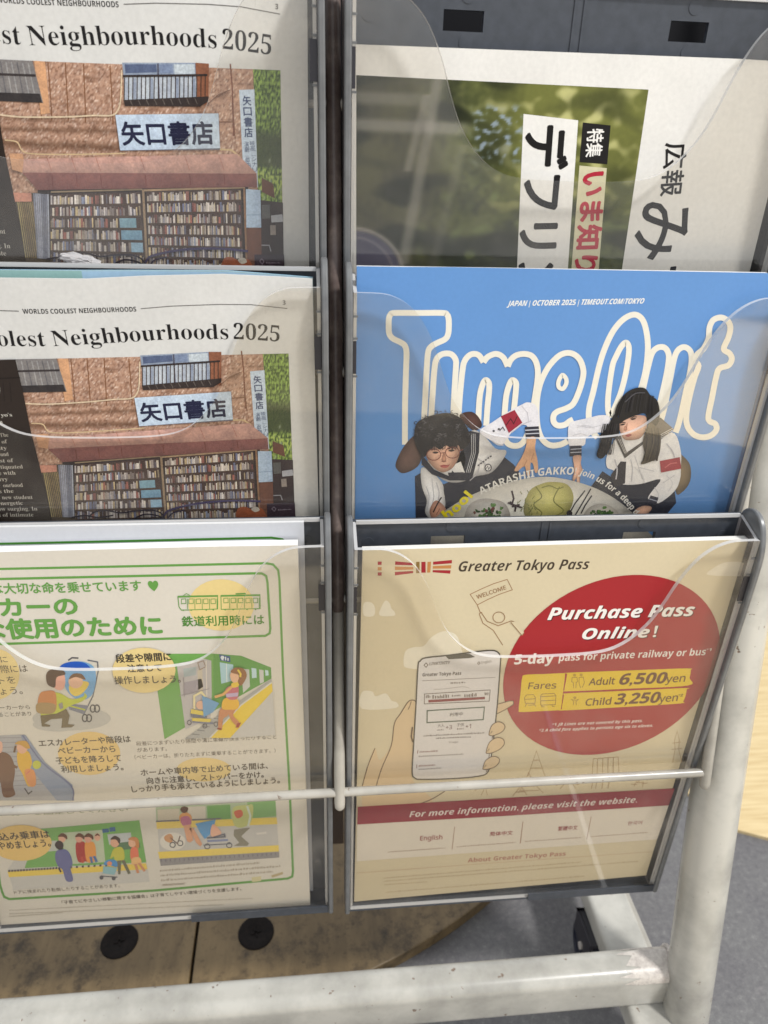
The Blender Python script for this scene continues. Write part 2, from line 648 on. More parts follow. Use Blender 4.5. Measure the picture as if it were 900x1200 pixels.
# worn patch where the paint has rubbed off the beam's end, along its upper face
mb = MB()
prof2 = rrect(13.25, 21.75, 9.6)
n = len(prof2)
top = [k for k in range(n) if prof2[k][1] > 3 and prof2[k][0] < 12.9]
top.sort(key=lambda k: (prof2[k][0] - prof2[k][1] * 0.0, prof2[k][1]))
edge = [prof2[k] for k in range(9, 18)][::-1] if False else [prof2[k] for k in range(n) if prof2[k][1] > 2]
edge.sort(key=lambda p: math.atan2(p[1], p[0]))
st = [0, 6, 3, 9, 2, 12, 7, 1, 8, 4, 10, 3, 6, 0, 9, 5, 2, 7, 4, 8, 1, 6]
for i in range(len(edge) - 1):
    a, b_ = edge[i], edge[i + 1]
    xa, xb = 207 + 1.9 * st[i % len(st)] + (14 - a[1] if a[1] < 14 else 0), 207 + 1.9 * st[(i + 1) % len(st)] + (14 - b_[1] if b_[1] < 14 else 0)
    mb.face([(xa, by + a[0], bz + a[1]), (247, by + a[0], bz + a[1]), (247, by + b_[0], bz + b_[1]), (xb, by + b_[0], bz + b_[1])])
    mb.face([(247, by + a[0], bz + a[1]), (252, by + a[0] * .972, bz + a[1] * .972), (252, by + b_[0] * .972, bz + b_[1] * .972), (247, by + b_[0], bz + b_[1])])
rack_part('worn_patch', mb, [M_SCUFF])

wb = MB()
pr = rrect(13, 21.5, 9.5, 6)
pr = pr + [pr[0]]
wb.tube([(253.8 + 1.4 * noise.noise(Vector((k * 0.7, 1, 0))), by + p_[0] * 1.02, bz + p_[1] * 1.02) for k, p_ in enumerate(pr)], [1.9 + 0.8 * noise.noise(Vector((k * 0.9, 9, 3))) for k in range(len(pr))], 10)
rack_part('weld_bead', wb, [M_SCUFF])

# foot bar running back under the beam to the caster
mb = MB()
prof = rrect(18.5, 11, 4.5)
a = [(238 + x, -72, 64 + z) for x, z in prof]
c = [(241 + x, 175, 64 + z) for x, z in prof]
mb.prism(a, c)
rack_part('foot_bar', mb, [M_PAINT])
mb = MB()
mb.box(256.0, 261.5, -60, 172, 56, 71)
rack_part('foot_flange', mb, [M_PAINT_OLD], smooth=False, bevel=0.001)

# caster
cs = MB()
cs.box(214.5, 217.5, 8, 44, 30, 56)
cs.box(230.5, 233.5, 8, 44, 30, 56)
cs.box(214.5, 233.5, 8, 44, 53, 56)
caster = rack_part('caster', cs, [M_DARK], smooth=False, bevel=0.0015)
wv = MB()
prof = [(3, 7.5), (15, 7.5), (17, 6.5), (20, 6.5), (21, 7.8), (24.5, 7.0), (26, 4), (26, -4), (24.5, -7.0), (21, -7.8), (20, -6.5), (17, -6.5), (15, -7.5), (3, -7.5)]
seg = 40
for i in range(len(prof)):
    (r0, x0), (r1, x1) = prof[i], prof[(i + 1) % len(prof)]
    for k in range(seg):
        a0, a1 = 2 * math.pi * k / seg, 2 * math.pi * (k + 1) / seg
        wv.face([(224 + x0, 24 + r0 * math.cos(a0), 26.3 + r0 * math.sin(a0)), (224 + x1, 24 + r1 * math.cos(a0), 26.3 + r1 * math.sin(a0)),
                 (224 + x1, 24 + r1 * math.cos(a1), 26.3 + r1 * math.sin(a1)), (224 + x0, 24 + r0 * math.cos(a1), 26.3 + r0 * math.sin(a1))])
me = wv.mesh('wheel')
smooth_by_angle(me)
link('wheel', me, caster, [M_RUBBER])
ax = MB()
ax.tube([(212.8, 24, 34), (235, 24, 34)], 3.6, 6)
link('axle', ax.mesh('axle'), caster, [M_SCUFF])

# ------------------------------------------------------------------ the pockets
HALF = [(3.8, -6.0), (18, -6.4), (25, -8.2), (31, -11.5), (37, -17.0), (42.3, -25), (47, -35), (51, -46), (55.5, -57), (60.5, -65.5), (67, -73), (74, -78.5), (82, -82), (92, -83.6), (104, -84.2), (120, -84.4)]


def catmull(pts, n=4, closed=False):
    out = []
    N = len(pts)
    rng = range(N if closed else N - 1)
    for i in rng:
        if closed:
            p0, p1, p2, p3 = pts[(i - 1) % N], pts[i], pts[(i + 1) % N], pts[(i + 2) % N]
        else:
            p0, p1, p2, p3 = pts[max(i - 1, 0)], pts[i], pts[i + 1], pts[min(i + 2, N - 1)]
        for k in range(n):
            t = k / n
            out.append(tuple(0.5 * (2 * b_ + (c_ - a_) * t + (2 * a_ - 5 * b_ + 4 * c_ - d_) * t * t + (3 * b_ - a_ - 3 * c_ + d_) * t ** 3) for a_, b_, c_, d_ in zip(p0, p1, p2, p3)))
    if not closed:
        out.append(tuple(pts[-1]))
    return out


SCOOP = HALF + [(W - x, z) for x, z in reversed(HALF[:-1])]
SCOOP = catmull(SCOOP, 3)
HB = 314.0


def yf(z):               # the clear front tapers towards its foot
    return -D + 5.0 * min(1.0, max(0.0, -z / HB))


def make_pocket(label):
    root = thing('brochure_pocket', label, 'pocket', (0, 0, 0), 'clear brochure pockets hung on the rack')
    # grey back panel with its two hanging slots
    tr = MB()
    xc = [3.4, 49.3, 69.3, 164.7, 184.7, W - 3.4]
    zc = [0.0, -10.6, -19.4, -HB - 2]
    holes = {(1, 1), (3, 1)}
    for y, flip in ((0.0, 0), (3.0, 1)):
        for i in range(5):
            for j in range(3):
                if (i, j) in holes:
                    continue
                tr.face([(xc[i], y, zc[j]), (xc[i + 1], y, zc[j]), (xc[i + 1], y, zc[j + 1]), (xc[i], y, zc[j + 1])])
    tr.face([(xc[0], 0, 0), (xc[-1], 0, 0), (xc[-1], 3, 0), (xc[0], 3, 0)])
    tr.face([(xc[0], 0, zc[-1]), (xc[-1], 0, zc[-1]), (xc[-1], 3, zc[-1]), (xc[0], 3, zc[-1])])
    for i in (1, 3):
        x0, x1, z0, z1 = xc[i], xc[i + 1], zc[1], zc[2]
        tr.face([(x0, 0, z0), (x1, 0, z0), (x1, 3, z0), (x0, 3, z0)])
        tr.face([(x0, 0, z1), (x1, 0, z1), (x1, 3, z1), (x0, 3, z1)])
        tr.face([(x0, 0, z0), (x0, 3, z0), (x0, 3, z1), (x0, 0, z1)])
        tr.face([(x1, 0, z0), (x1, 3, z0), (x1, 3, z1), (x1, 0, z1)])
    # moulding marks: discs above and below each slot, and two centre ribs
    for mx, mz in ((61, -4.6), (61, -24), (176, -4.6), (176, -24), (13, -14), (227, -14)):
        rg = [(mx + 3.4 * math.cos(t * math.pi / 10), mz + 3.4 * math.sin(t * math.pi / 10)) for t in range(20)]
        tr.prism([(x, -0.25, z) for x, z in rg], [(x, 0.1, z) for x, z in rg])
    for mx in (114.6, 119.4):
        tr.box(mx - 0.6, mx + 0.6, -0.5, 0.1, -60, -1)
    # floor of the tray and its lip
    tr.box(3.4, W - 3.4, -17.0, 0.0, -HB - 2, -HB)
    tr.box(138, W - 3.4, -17.9, -16.6, -HB - 2.4, -HB + 4.5)
    me = tr.mesh('back_panel')
    link('back_panel', me, root, [M_TRAY])
    rimb = MB()
    rimb.box(5.8, W - 5.8, -1.6, -0.1, -1.2, 0.9)
    link('panel_edge', rimb.mesh('panel_edge'), root, [M_RIM])
    for x0, x1 in ((0.0, 3.4), (W - 3.4, W)):
        f = MB()
        pr = [(3, -HB - 3), (-18.8, -HB - 3), (-20.2, -HB * 0.7), (-24.6, -60), (-25.2, -30), (-24.8, -16), (-22.4, -6), (-18.4, 1.4), (-13, 5.6), (-7.5, 6.6), (-2, 5), (1.5, 1.5), (3, -4)]
        pr = pr[:4] + catmull(pr[4:], 3)
        f.prism([(x0, y, z) for y, z in pr], [(x1, y, z) for y, z in pr])
        me = f.mesh('side_fin')
        smooth_by_angle(me, 35)
        link('side_fin', me, root, [M_FIN], bevel=0.0009)
    # clear scooped front
    cf = MB()
    ring = [(W - 3.8, -HB + 0.3), (3.8, -HB + 0.3)]
    ring = SCOOP + ring
    cf.prism([(x, yf(z), z) for x, z in ring], [(x, yf(z) + 2.7, z) for x, z in ring], 0, 1)
    me = cf.mesh('clear_front')
    link('clear_front', me, root, [M_CLEAR, M_RIM])
    for sgn, xa, xb in ((0, 3.8, 5.6), (1, W - 5.6, W - 3.8)):
        cw = MB()
        rr = [(-0.6, 0.0), (yf(0) + 2.8, -6.0), (yf(-HB) + 2.8, -HB + 0.4), (-0.6, -HB + 0.4)]
        cw.prism([(xa, y, z) for y, z in rr], [(xb, y, z) for y, z in rr], 0, 1)
        sw = link('clear_side', cw.mesh('clear_side'), root, [M_CLEAR_SIDE, M_RIM])
        # snap clip moulded into the side: dark slot between two bright ridges
        x0, x1 = (3.7, 7.2) if sgn == 0 else (W - 7.2, W - 3.7)
        cl = MB()
        ya = yf(-38)
        cl.box(x0, x1 - (1.8 if sgn == 0 else 0), ya - 0.5, ya - 0.05, -47, -30, 0)
        for zz in (-17.5, -28.6, -48.4):
            cl.box(x0 + (0 if sgn == 0 else 1.2), x1 - (1.2 if sgn == 0 else 0), yf(zz) - 0.6, yf(zz) - 0.04, zz - 0.55, zz + 0.55, 1)
        link('snap_clip', cl.mesh('snap_clip'), root, [M_DARK, M_FIN])
    return root


def copy_tree(src):
    r = src.copy()
    COL.objects.link(r)
    for ch in src.children:
        c_ = ch.copy()
        COL.objects.link(c_)
        c_.parent = r
        for g in ch.children:
            d_ = g.copy()
            COL.objects.link(d_)
            d_.parent = c_
    return r


POCKETS = [(0, 0, 'clear pocket holding the cream leaflet with a red circle, bottom of the right column'),
           (0, 1, 'clear pocket holding the blue magazine, between two other pockets'),
           (0, 2, 'clear pocket holding the sideways green photo newsletter, two slots showing in its grey back'),
           (1, 0, 'clear pocket holding the green bordered stroller leaflets, bottom of the left column'),
           (1, 1, 'clear pocket holding the bookshop newspaper, middle of the left column'),
           (1, 2, 'clear pocket holding the upper bookshop newspaper, top of the left column')]
proto = make_pocket(POCKETS[0][2])
for k, (c_, i, lab) in enumerate(POCKETS):
    q = proto if k == 0 else copy_tree(proto)
    q['label'] = lab
    q.location = P3(-(W + GAP) * c_, SY * i, SZ * i + (2.2 if c_ else 0))


# ------------------------------------------------------------------ printing: flat ink on sheets
_T = {'serifb': (0x1D400, 0x1D41A, 0x1D7CE), 'sans': (0x1D5A0, 0x1D5BA, 0x1D7E2), 'sansb': (0x1D5D4, 0x1D5EE, 0x1D7EC),
      'sansi': (0x1D608, 0x1D622, 0x1D7E2), 'sansbi': (0x1D63C, 0x1D656, 0x1D7EC)}


def styled(s, style):
    if not style:
        return s
    b_ = _T[style]
    o_ = ''
    for ch in s:
        if 'A' <= ch <= 'Z':
            o_ += chr(b_[0] + ord(ch) - 65)
        elif 'a' <= ch <= 'z':
            o_ += chr(b_[1] + ord(ch) - 97)
        elif '0' <= ch <= '9':
            o_ += chr(b_[2] + ord(ch) - 48)
        else:
            o_ += ch
    return o_


_glyphs = {}


def text_mesh(s, off=0.0):
    key = (s, off)
    if key in _glyphs:
        return _glyphs[key]
    c = bpy.data.curves.new('lettering', 'FONT')
    c.body = s
    c.offset = off
    c.resolution_u = 3
    o_ = bpy.data.objects.new('lettering', c)
    me = bpy.data.meshes.new_from_object(o_)
    vs = [(v.co.x, v.co.y) for v in me.vertices]
    fs = [tuple(p.vertices) for p in me.polygons]
    bpy.data.objects.remove(o_)
    bpy.data.curves.remove(c)
    bpy.data.meshes.remove(me)
    _glyphs[key] = (vs, fs)
    return vs, fs


_caps = {}


def cap_height(s, style):
    ref = '国' if any(ord(ch) > 0x2E80 for ch in s) else 'H'
    k = (ref, style)
    if k not in _caps:
        vs, fs = text_mesh(styled(ref, style))
        _caps[k] = max(v[1] for v in vs)
    return _caps[k]


class Sheet:
    """Ink on one flat sheet. Drawing coordinates are those of the measured photograph, squared up onto
    the sheet's own millimetres by a fixed homography; the sheet then lies where its root puts it."""
    def __init__(s, root, H, mats, k=1.0):
        s.root, s.H, s.k, s.mat = root, H, k, mats
        s.boxes = []
        s.parts = {}
        s.order = []
        s.cur = None
        s.pmats = {}
        s.shade = 0.0

    def part(s, name):
        s.cur = name
        if name not in s.parts:
            s.parts[name] = []
            s.order.append(name)

    def uv(s, p):
        h = s.H
        w = h[6] * p[0] + h[7] * p[1] + h[8]
        return ((h[0] * p[0] + h[1] * p[1] + h[2]) / w, (h[3] * p[0] + h[4] * p[1] + h[5]) / w)

    def _layer(s, vs):
        x0 = min(v[0] for v in vs); x1 = max(v[0] for v in vs); y0 = min(v[1] for v in vs); y1 = max(v[1] for v in vs)
        L = 0
        for a0, a1, b0, b1, l in s.boxes:
            if l > L and a0 <= x1 and a1 >= x0 and b0 <= y1 and b1 >= y0:
                L = l
        L += 1
        s.boxes.append((x0, x1, y0, y1, L))
        return L

    def emit(s, faces, raw=False):
        """faces: list of (points, colour or list of colours); they must not overlap one another"""
        mm = [([s.uv(p) for p in f[0]] if not raw else f[0], f[1]) for f in faces]
        L = s._layer([p for f in mm for p in f[0]])
        for pts, c in mm:
            s.parts[s.cur].append((pts, L, c))
        return L

    def poly(s, pts, c):
        s.emit([(pts, c)])

    def polys(s, lst):
        s.emit(lst)

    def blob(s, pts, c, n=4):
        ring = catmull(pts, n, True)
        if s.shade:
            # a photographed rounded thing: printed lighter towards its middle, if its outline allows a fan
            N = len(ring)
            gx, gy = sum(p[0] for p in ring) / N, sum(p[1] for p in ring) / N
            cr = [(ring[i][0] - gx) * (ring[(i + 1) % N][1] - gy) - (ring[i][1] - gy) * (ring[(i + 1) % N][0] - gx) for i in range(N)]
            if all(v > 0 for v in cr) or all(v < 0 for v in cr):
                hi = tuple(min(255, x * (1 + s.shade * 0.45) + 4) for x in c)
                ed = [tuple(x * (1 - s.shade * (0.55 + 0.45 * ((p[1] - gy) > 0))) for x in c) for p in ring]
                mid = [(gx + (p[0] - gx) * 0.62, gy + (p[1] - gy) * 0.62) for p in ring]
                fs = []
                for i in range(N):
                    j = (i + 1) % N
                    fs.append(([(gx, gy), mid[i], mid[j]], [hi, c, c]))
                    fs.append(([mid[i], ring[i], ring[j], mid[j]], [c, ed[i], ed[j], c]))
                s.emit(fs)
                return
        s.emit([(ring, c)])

    def ell(s, x, y, rx, ry, c, rot=0.0, n=28):
        ca, sa = math.cos(rot), math.sin(rot)
        s.emit([([(x + rx * math.cos(t) * ca - ry * math.sin(t) * sa, y + rx * math.cos(t) * sa + ry * math.sin(t) * ca) for t in [2 * math.pi * i / n for i in range(n)]], c)])

    def strip(s, pts, w, c, closed=False):
        n = len(pts)
        A, B = [], []
        for i in range(n):
            p = pts[i]
            if closed:
                a, b_ = pts[i - 1], pts[(i + 1) % n]
            else:
                a, b_ = pts[max(i - 1, 0)], pts[min(i + 1, n - 1)]
            d1 = Vector((p[0] - a[0], p[1] - a[1]))
            d2 = Vector((b_[0] - p[0], b_[1] - p[1]))
            if d1.length < 1e-9: d1 = d2.copy()
            if d2.length < 1e-9: d2 = d1.copy()
            d1.normalize(); d2.normalize()
            t = d1 + d2
            if t.length < 1e-6: t = d1
            t.normalize()
            nn = Vector((-t.y, t.x))
            k = 1.0 / max(0.45, abs(nn.dot(Vector((-d1.y, d1.x)))))
            A.append((p[0] + nn.x * w / 2 * k, p[1] + nn.y * w / 2 * k))
            B.append((p[0] - nn.x * w / 2 * k, p[1] - nn.y * w / 2 * k))
        fs = []
        for i in range(n if closed else n - 1):
            j = (i + 1) % n
            fs.append(([A[i], A[j], B[j], B[i]], c))
        return fs

    def line(s, pts, w, c, closed=False, smooth=False):
        if smooth:
            pts = catmull(pts, 5, closed)
        s.emit(s.strip(pts, w, c, closed))

    def lines(s, lst, w, c):
        for pts in lst:
            s.emit(s.strip(pts, w, c))

    def raster(s, quad, nx, ny, fn):
        """a printed photograph: colours by position, corners tl, tr, br, bl"""
        tl, tr, br, bl = quad
        g = []
        for j in range(ny + 1):
            t = j / ny
            row = []
            for i in range(nx + 1):
                q = i / nx
                x = (tl[0] * (1 - q) + tr[0] * q) * (1 - t) + (bl[0] * (1 - q) + br[0] * q) * t
                y = (tl[1] * (1 - q) + tr[1] * q) * (1 - t) + (bl[1] * (1 - q) + br[1] * q) * t
                row.append(((x, y), fn(q, t, x, y)))
            g.append(row)
        fs = []
        for j in range(ny):
            for i in range(nx):
                c4 = (g[j][i], g[j][i + 1], g[j + 1][i + 1], g[j + 1][i])
                fs.append(([p for p, _ in c4], [c for _, c in c4]))
        s.emit(fs)

    def text(s, string, path, h, c, style=None, bold=0.0, off=0.0, shear=0.0):
        st = styled(string, style)
        vs, fs = text_mesh(st, off)
        if not vs:
            return
        xmin = min(v[0] for v in vs); xmax = max(v[0] for v in vs)
        cap = cap_height(string, style)
        pm = catmull([Vector(p).to_2d() if False else tuple(p) for p in path], 8) if len(path) > 2 else list(path)
        mm = [s.uv(p) for p in pm]
        acc = [0.0]
        for a, b_ in zip(mm, mm[1:]):
            acc.append(acc[-1] + math.hypot(b_[0] - a[0], b_[1] - a[1]))
        tot = acc[-1]
        # height: h photo units at right angles to the baseline
        p, q = path[0], path[-1]
        L = math.hypot(q[0] - p[0], q[1] - p[1])
        nx_, ny_ = (q[1] - p[1]) / L, -(q[0] - p[0]) / L
        mid = ((p[0] + q[0]) / 2, (p[1] + q[1]) / 2)
        a = s.uv(mid); b_ = s.uv((mid[0] + nx_ * h, mid[1] + ny_ * h))
        hm = math.hypot(b_[0] - a[0], b_[1] - a[1])
        # only the part at right angles on the paper counts
        bd = ((mm[-1][0] - mm[0][0]) / max(tot, 1e-6), (mm[-1][1] - mm[0][1]) / max(tot, 1e-6))
        hm = abs((b_[0] - a[0]) * -bd[1] + (b_[1] - a[1]) * bd[0]) or hm
        sx, sy = tot / (xmax - xmin), hm / cap

        def place(x, y):
            d = (x - xmin) * sx + shear * y * sy
            i = 0
            while i < len(acc) - 2 and acc[i + 1] < d:
                i += 1
            t = (d - acc[i]) / max(1e-9, acc[i + 1] - acc[i])
            bx_, by_ = mm[i][0] + (mm[i + 1][0] - mm[i][0]) * t, mm[i][1] + (mm[i + 1][1] - mm[i][1]) * t
            tx, ty = mm[i + 1][0] - mm[i][0], mm[i + 1][1] - mm[i][1]
            l = math.hypot(tx, ty) or 1
            # smooth the direction between path pieces
            if 0 < t < 1 and len(mm) > 2:
                j = i + 1 if t > 0.5 else i - 1
                if 0 <= j < len(mm) - 1:
                    ux, uy = mm[j + 1][0] - mm[j][0], mm[j + 1][1] - mm[j][1]
                    m_ = math.hypot(ux, uy) or 1
                    wgt = abs(t - 0.5)
                    tx, ty = tx / l * (1 - wgt) + ux / m_ * wgt, ty / l * (1 - wgt) + uy / m_ * wgt
                    l = math.hypot(tx, ty) or 1
            return (bx_ - ty / l * y * sy, by_ + tx / l * y * sy)
        pts = [place(*v) for v in vs]
        shifts = [(0, 0)]
        if bold:
            bm_ = bold * hm
            shifts = [(bm_, 0), (-bm_, 0), (0, bm_), (0, -bm_), (bm_ * .7, bm_ * .7), (-bm_ * .7, -bm_ * .7), (bm_ * .7, -bm_ * .7), (-bm_ * .7, bm_ * .7)]
        L = s._layer(pts)
        for q_, (dx, dy) in enumerate(shifts):
            for f in fs:
                s.parts[s.cur].append(([(pts[i][0] + dx, pts[i][1] + dy) for i in f], L + q_ * 0.09, c))

    def micro(s, p, q, h, c, n=40, fill=0.56):
        """a line of print too fine to read: broken dashes"""
        fs = []
        t = 0.0
        while t < 1:
            w = random.uniform(0.35, 1.4) / n
            t1 = min(1, t + w * fill)
            hh = h * random.uniform(0.55, 1.0)
            a = (p[0] + (q[0] - p[0]) * t, p[1] + (q[1] - p[1]) * t)
            b_ = (p[0] + (q[0] - p[0]) * t1, p[1] + (q[1] - p[1]) * t1)
            fs.append(([(a[0], a[1] - hh), (b_[0], b_[1] - hh), b_, a], c))
            t += w
        s.emit(fs)

    def body(s, outline_mm, thick, c, edge=None):
        """the sheet (or pile) itself, lying behind the ink; outline in mm, counter-clockwise"""
        s.body_def = (outline_mm, thick, c, edge or c)

    def finish(s):
        STEP = 0.045
        for name in s.order:
            faces = s.parts[name]
            V, F, C = [], [], []
            for pts, L, c in faces:
                area2 = sum(p[0] * q[1] - q[0] * p[1] for p, q in zip(pts, pts[1:] + pts[:1]))
                cs = c if isinstance(c, list) else [c] * len(pts)
                if area2 < 0:
                    pts = pts[::-1]; cs = cs[::-1]
                b0 = len(V)
                V += [(p[0] / 1000, -L * STEP / 1000, p[1] / 1000) for p in pts]
                F.append(tuple(range(b0, b0 + len(pts))))
                C += [rgb(x, s.k) for x in cs]
            if name == 'sheet':
                ol, th, c, ec = s.body_def
                n = len(ol)
                b0 = len(V)
                V += [(p[0] / 1000, 0, p[1] / 1000) for p in ol] + [(p[0] / 1000, th / 1000, p[1] / 1000) for p in ol]
                F.append(tuple(b0 + i for i in range(n))); C += [rgb(c, s.k)] * n
                F.append(tuple(b0 + n + i for i in reversed(range(n)))); C += [rgb(c, s.k)] * n
                for i in range(n):
                    j = (i + 1) % n
                    F.append((b0 + j, b0 + i, b0 + n + i, b0 + n + j)); C += [rgb(ec, s.k)] * 4
            me = bpy.data.meshes.new(name)
            me.from_pydata(V, [], F)
            at = me.color_attributes.new('Col', 'FLOAT_COLOR', 'CORNER')
            flat = []
            for col in C:
                flat += list(col)
            at.data.foreach_set('color', flat)
            me.materials.append(s.pmats.get(name, s.mat))
            o_ = bpy.data.objects.new(name, me)
            COL.objects.link(o_)
            o_.parent = s.root


def fr(x0, y0, k):
    """measuring frame: photo window at (x0, y0) enlarged k times"""
    return lambda *p: [(x0 + p[i] / k, y0 + p[i + 1] / k) for i in range(0, len(p), 2)]


def mixc(a, b_, t):
    t = max(0.0, min(1.0, t))
    return tuple(a[i] + (b_[i] - a[i]) * t for i in range(3))


def sm(a, b_, x):
    t = max(0.0, min(1.0, (x - a) / (b_ - a)))
    return t * t * (3 - 2 * t)


def nz(x, y, z=0.0):
    return noise.noise(Vector((x, y, z)))

H_R0 = [0.327274162, 0.0017126005, -134.090871, -0.00747694006, -0.371380792, 234.924805, -8.86523095e-05, -0.000421716562, 1.0]
H_R1 = [0.353087467, 0.00126269045, -143.328859, 0.00478546268, -0.339662018, 108.538446, -8.86523095e-05, -0.000421716562, 1.0]
H_R2 = [0.382186102, 0.000755519123, -153.742589, 0.0171392711, -0.310895555, -17.3601219, -8.86523095e-05, -0.000421716562, 1.0]
H_L0 = [0.306156133, -0.10322684, 114.373202, -0.00745082415, -0.37222431, 235.064174, -8.86523095e-05, -0.000421716562, 1.0]
H_L0B = [0.314134791, -0.103365903, 111.517824, -0.00722883887, -0.37939421, 236.248808, -8.86523095e-05, -0.000421716562, 1.0]
H_L1 = [0.329153441, -0.103627669, 106.142995, 0.00473323085, -0.337974982, 108.259709, -8.86523095e-05, -0.000421716562, 1.0]
XL = -(W + GAP)

# ================================================================== bookshop newspaper
news = thing('newspaper', 'bookshop newspaper in the middle left pocket, dark text column at its left', 'newspaper', P3(XL, 12, SZ), 'newspapers with the bookshop photograph')
S = Sheet(news, H_L1, M_NEWS, 0.96)
S.body([(8, -262), (232.8, -262), (233.9, -140), (232.3, -0.6), (215, 0.2), (188.3, 1.0), (151.5, -0.3), (123.3, -2.1), (83.9, -2.2), (8, -1.5)], 1.8, (217, 216, 213), (214, 214, 210))
S.part('sheet')
A = fr(0, 290, 2.143); Z5 = fr(0, 310, 4.5); Z6 = fr(190, 310, 4.5); Z7 = fr(0, 450, 4.5); Z8 = fr(190, 450, 4.5)
INK = (40, 38, 38)
S.line([(-40, 362.5), (0, 364), (22, 364.6)], 1.1, (110, 108, 105))
S.line([(165, 361.8), (200, 358.8), (256.7, 356.7), (294, 357), (336.7, 361.5)], 1.0, (110, 108, 105))
S.text('WORLDS COOLEST NEIGHBOURHOODS', [(27, 367.6), (60, 367.6), (90, 367), (160, 365)], 5.6, INK, 'sansb')
S.text('3', [(331.5, 357), (334.8, 357)], 5, (90, 88, 86), 'sansb')
S.part('headline')
for s_, p_ in (('Coolest', [(-36, 404.5), (0, 405.5), (54, 405.8)]), ('Neighbourhoods', [(63, 405.8), (130, 402), (200, 398), (268, 397.5)]), ('2025', [(274, 397.4), (300, 398.6), (327.5, 400.5)])):
    S.text(s_, p_, 18.2, (34, 32, 33), 'serifb', off=-0.006)
S.part('photograph')
S.pmats['photograph'] = M_NEWSPHOTO
STU1, STU2, STU3 = (182, 146, 124), (126, 92, 74), (222, 198, 180)


def stucco(q, t, x, y):
    n1 = nz(x * 0.32, y * 0.32) * 0.5 + 0.5
    n2 = nz(x * 0.9, y * 0.9, 3) * 0.5 + 0.5
    c = mixc(STU2, STU1, sm(0.25, 0.55, n1 * 0.5 + n2 * 0.5))
    c = mixc(c, STU3, sm(0.55, 0.8, n2))
    # mouldings, worn dark along their lower edge
    for y0, wd, dk in ((487 - 0.035 * x, 4, 0.55), (478 - 0.03 * x, 2, 0.4), (500 - 0.02 * x, 6, 0.6)):
        if x < 165:
            d = (y - y0) / wd
            if -1 < d < 1:
                c = mixc(c, (84, 58, 42), dk * (1 - abs(d)) * (0.6 + 0.8 * n1))
    c = mixc(c, (96, 66, 50), 0.35 * sm(0.62, 0.8, nz(x * 0.05, y * 0.11, 7) * 0.5 + 0.5))
    return c


S.raster([(-60, 423), (338, 414.2), (345.5, 612), (-60, 612)], 260, 110, stucco)
# pilaster joints
for xa, xb in (((66, 77), 0), ((83, 88), 0), ((102, 106), 0), ((122, 125), 0), ((151, 155), 0)):
    S.line([(xa[0], 420), (xa[0] + (xa[1] - xa[0]) * 0.7, 455), (xa[1], 475)], 1.2, (128, 88, 62))
S.polys([([(68, 420), (80, 420), (86, 468), (76, 470)], (206, 158, 120))])
for p in (Z6(418, 455, 430, 560, 440, 760), ):
    S.line(p, 1.6, (120, 76, 58))
# windows and balconies
S.poly(A(-60, 282, 142, 279, 168, 362, -60, 364), (128, 124, 122))
for i in range(15):
    x = -50 + i * 13
    S.line(A(x, 284, x + 12 + x * 0.04, 352), 1.4, (152, 150, 148) if i % 3 else (104, 102, 104))
S.line(A(-60, 313, 150, 308), 2.2, (62, 56, 56))
S.poly(A(-60, 350, 160, 344, 166, 362, -60, 366), (58, 54, 54))
S.poly(A(352, 271, 526, 262, 531, 300, 357, 312), (146, 158, 176))
S.polys([(A(358, 274, 432, 270, 434, 286, 360, 292), (88, 100, 128)), (A(438, 270, 470, 268, 472, 286, 440, 288), (124, 138, 164)), (A(474, 268, 522, 265, 524, 288, 476, 290), (190, 200, 206))])
S.poly(A(356, 300, 526, 291, 532, 340, 358, 350), (180, 188, 196))
for i in range(9):
    S.line(A(362 + i * 20, 302 - i * 1.1, 363 + i * 20, 344 - i * 1.2), 3.0, mixc((140, 150, 168), (214, 218, 220), random.random()))
S.line(A(436, 268, 440, 340), 1.6, (84, 84, 100))
S.poly(A(524, 262, 556, 262, 556, 345, 530, 345), (140, 92, 70))
for i in range(20):
    S.line(A(358 + i * 10, 296 - i * 0.55, 358 + i * 10, 348 - i * 0.9), 1.0, (70, 58, 52))
S.line(A(354, 298, 553, 285), 2.0, (58, 50, 48))
S.poly(A(356, 346, 556, 328, 556, 338, 536, 350, 360, 358), (60, 52, 50))
for i in range(9):
    S.line(A(372 + i * 19, 346 - i * 1.6, 378 + i * 19, 356 - i * 1.4), 0.8, (104, 96, 90))
# pipes
S.line(Z7(-40, 100, 135, 102, 260, 105, 480, 92, 600, 80, 690, 75, 722, 50, 735, 0, 738, -120), 1.5, (214, 194, 164), smooth=True)
S.line(Z7(165, 207, 225, 212, 250, 245, 300, 258, 500, 250, 760, 232), 1.3, (204, 178, 140), smooth=True)
S.line(Z8(360, 75, 440, 70, 448, 140), 1.2, (128, 88, 66))
S.line(Z8(360, 190, 430, 190, 470, 215), 1.8, (206, 180, 140))
S.line(Z6(300, 640, 360, 590, 420, 565), 0.8, (120, 84, 64))


# trees and the street at the right
def tree(q, t, x, y):
    n1 = nz(x * 0.55, y * 0.28, 1) * 0.5 + 0.5
    n2 = nz(x * 0.16, y * 0.13, 5) * 0.5 + 0.5
    c = mixc((58, 78, 34), (150, 180, 84), sm(0.3, 0.72, n1))
    c = mixc(c, (70, 80, 52), sm(0.4, 0.52, t) * (1 - sm(0.70, 0.76, t)) * 0.9)
    c = mixc(c, (198, 208, 196), 0.55 * sm(0.66, 0.8, n2) * (t > 0.6))
    c = mixc(c, (176, 196, 96), sm(0.72, 0.8, t) * (1 - sm(0.9, 1, t)) * sm(0.4, 0.65, n1))
    return c


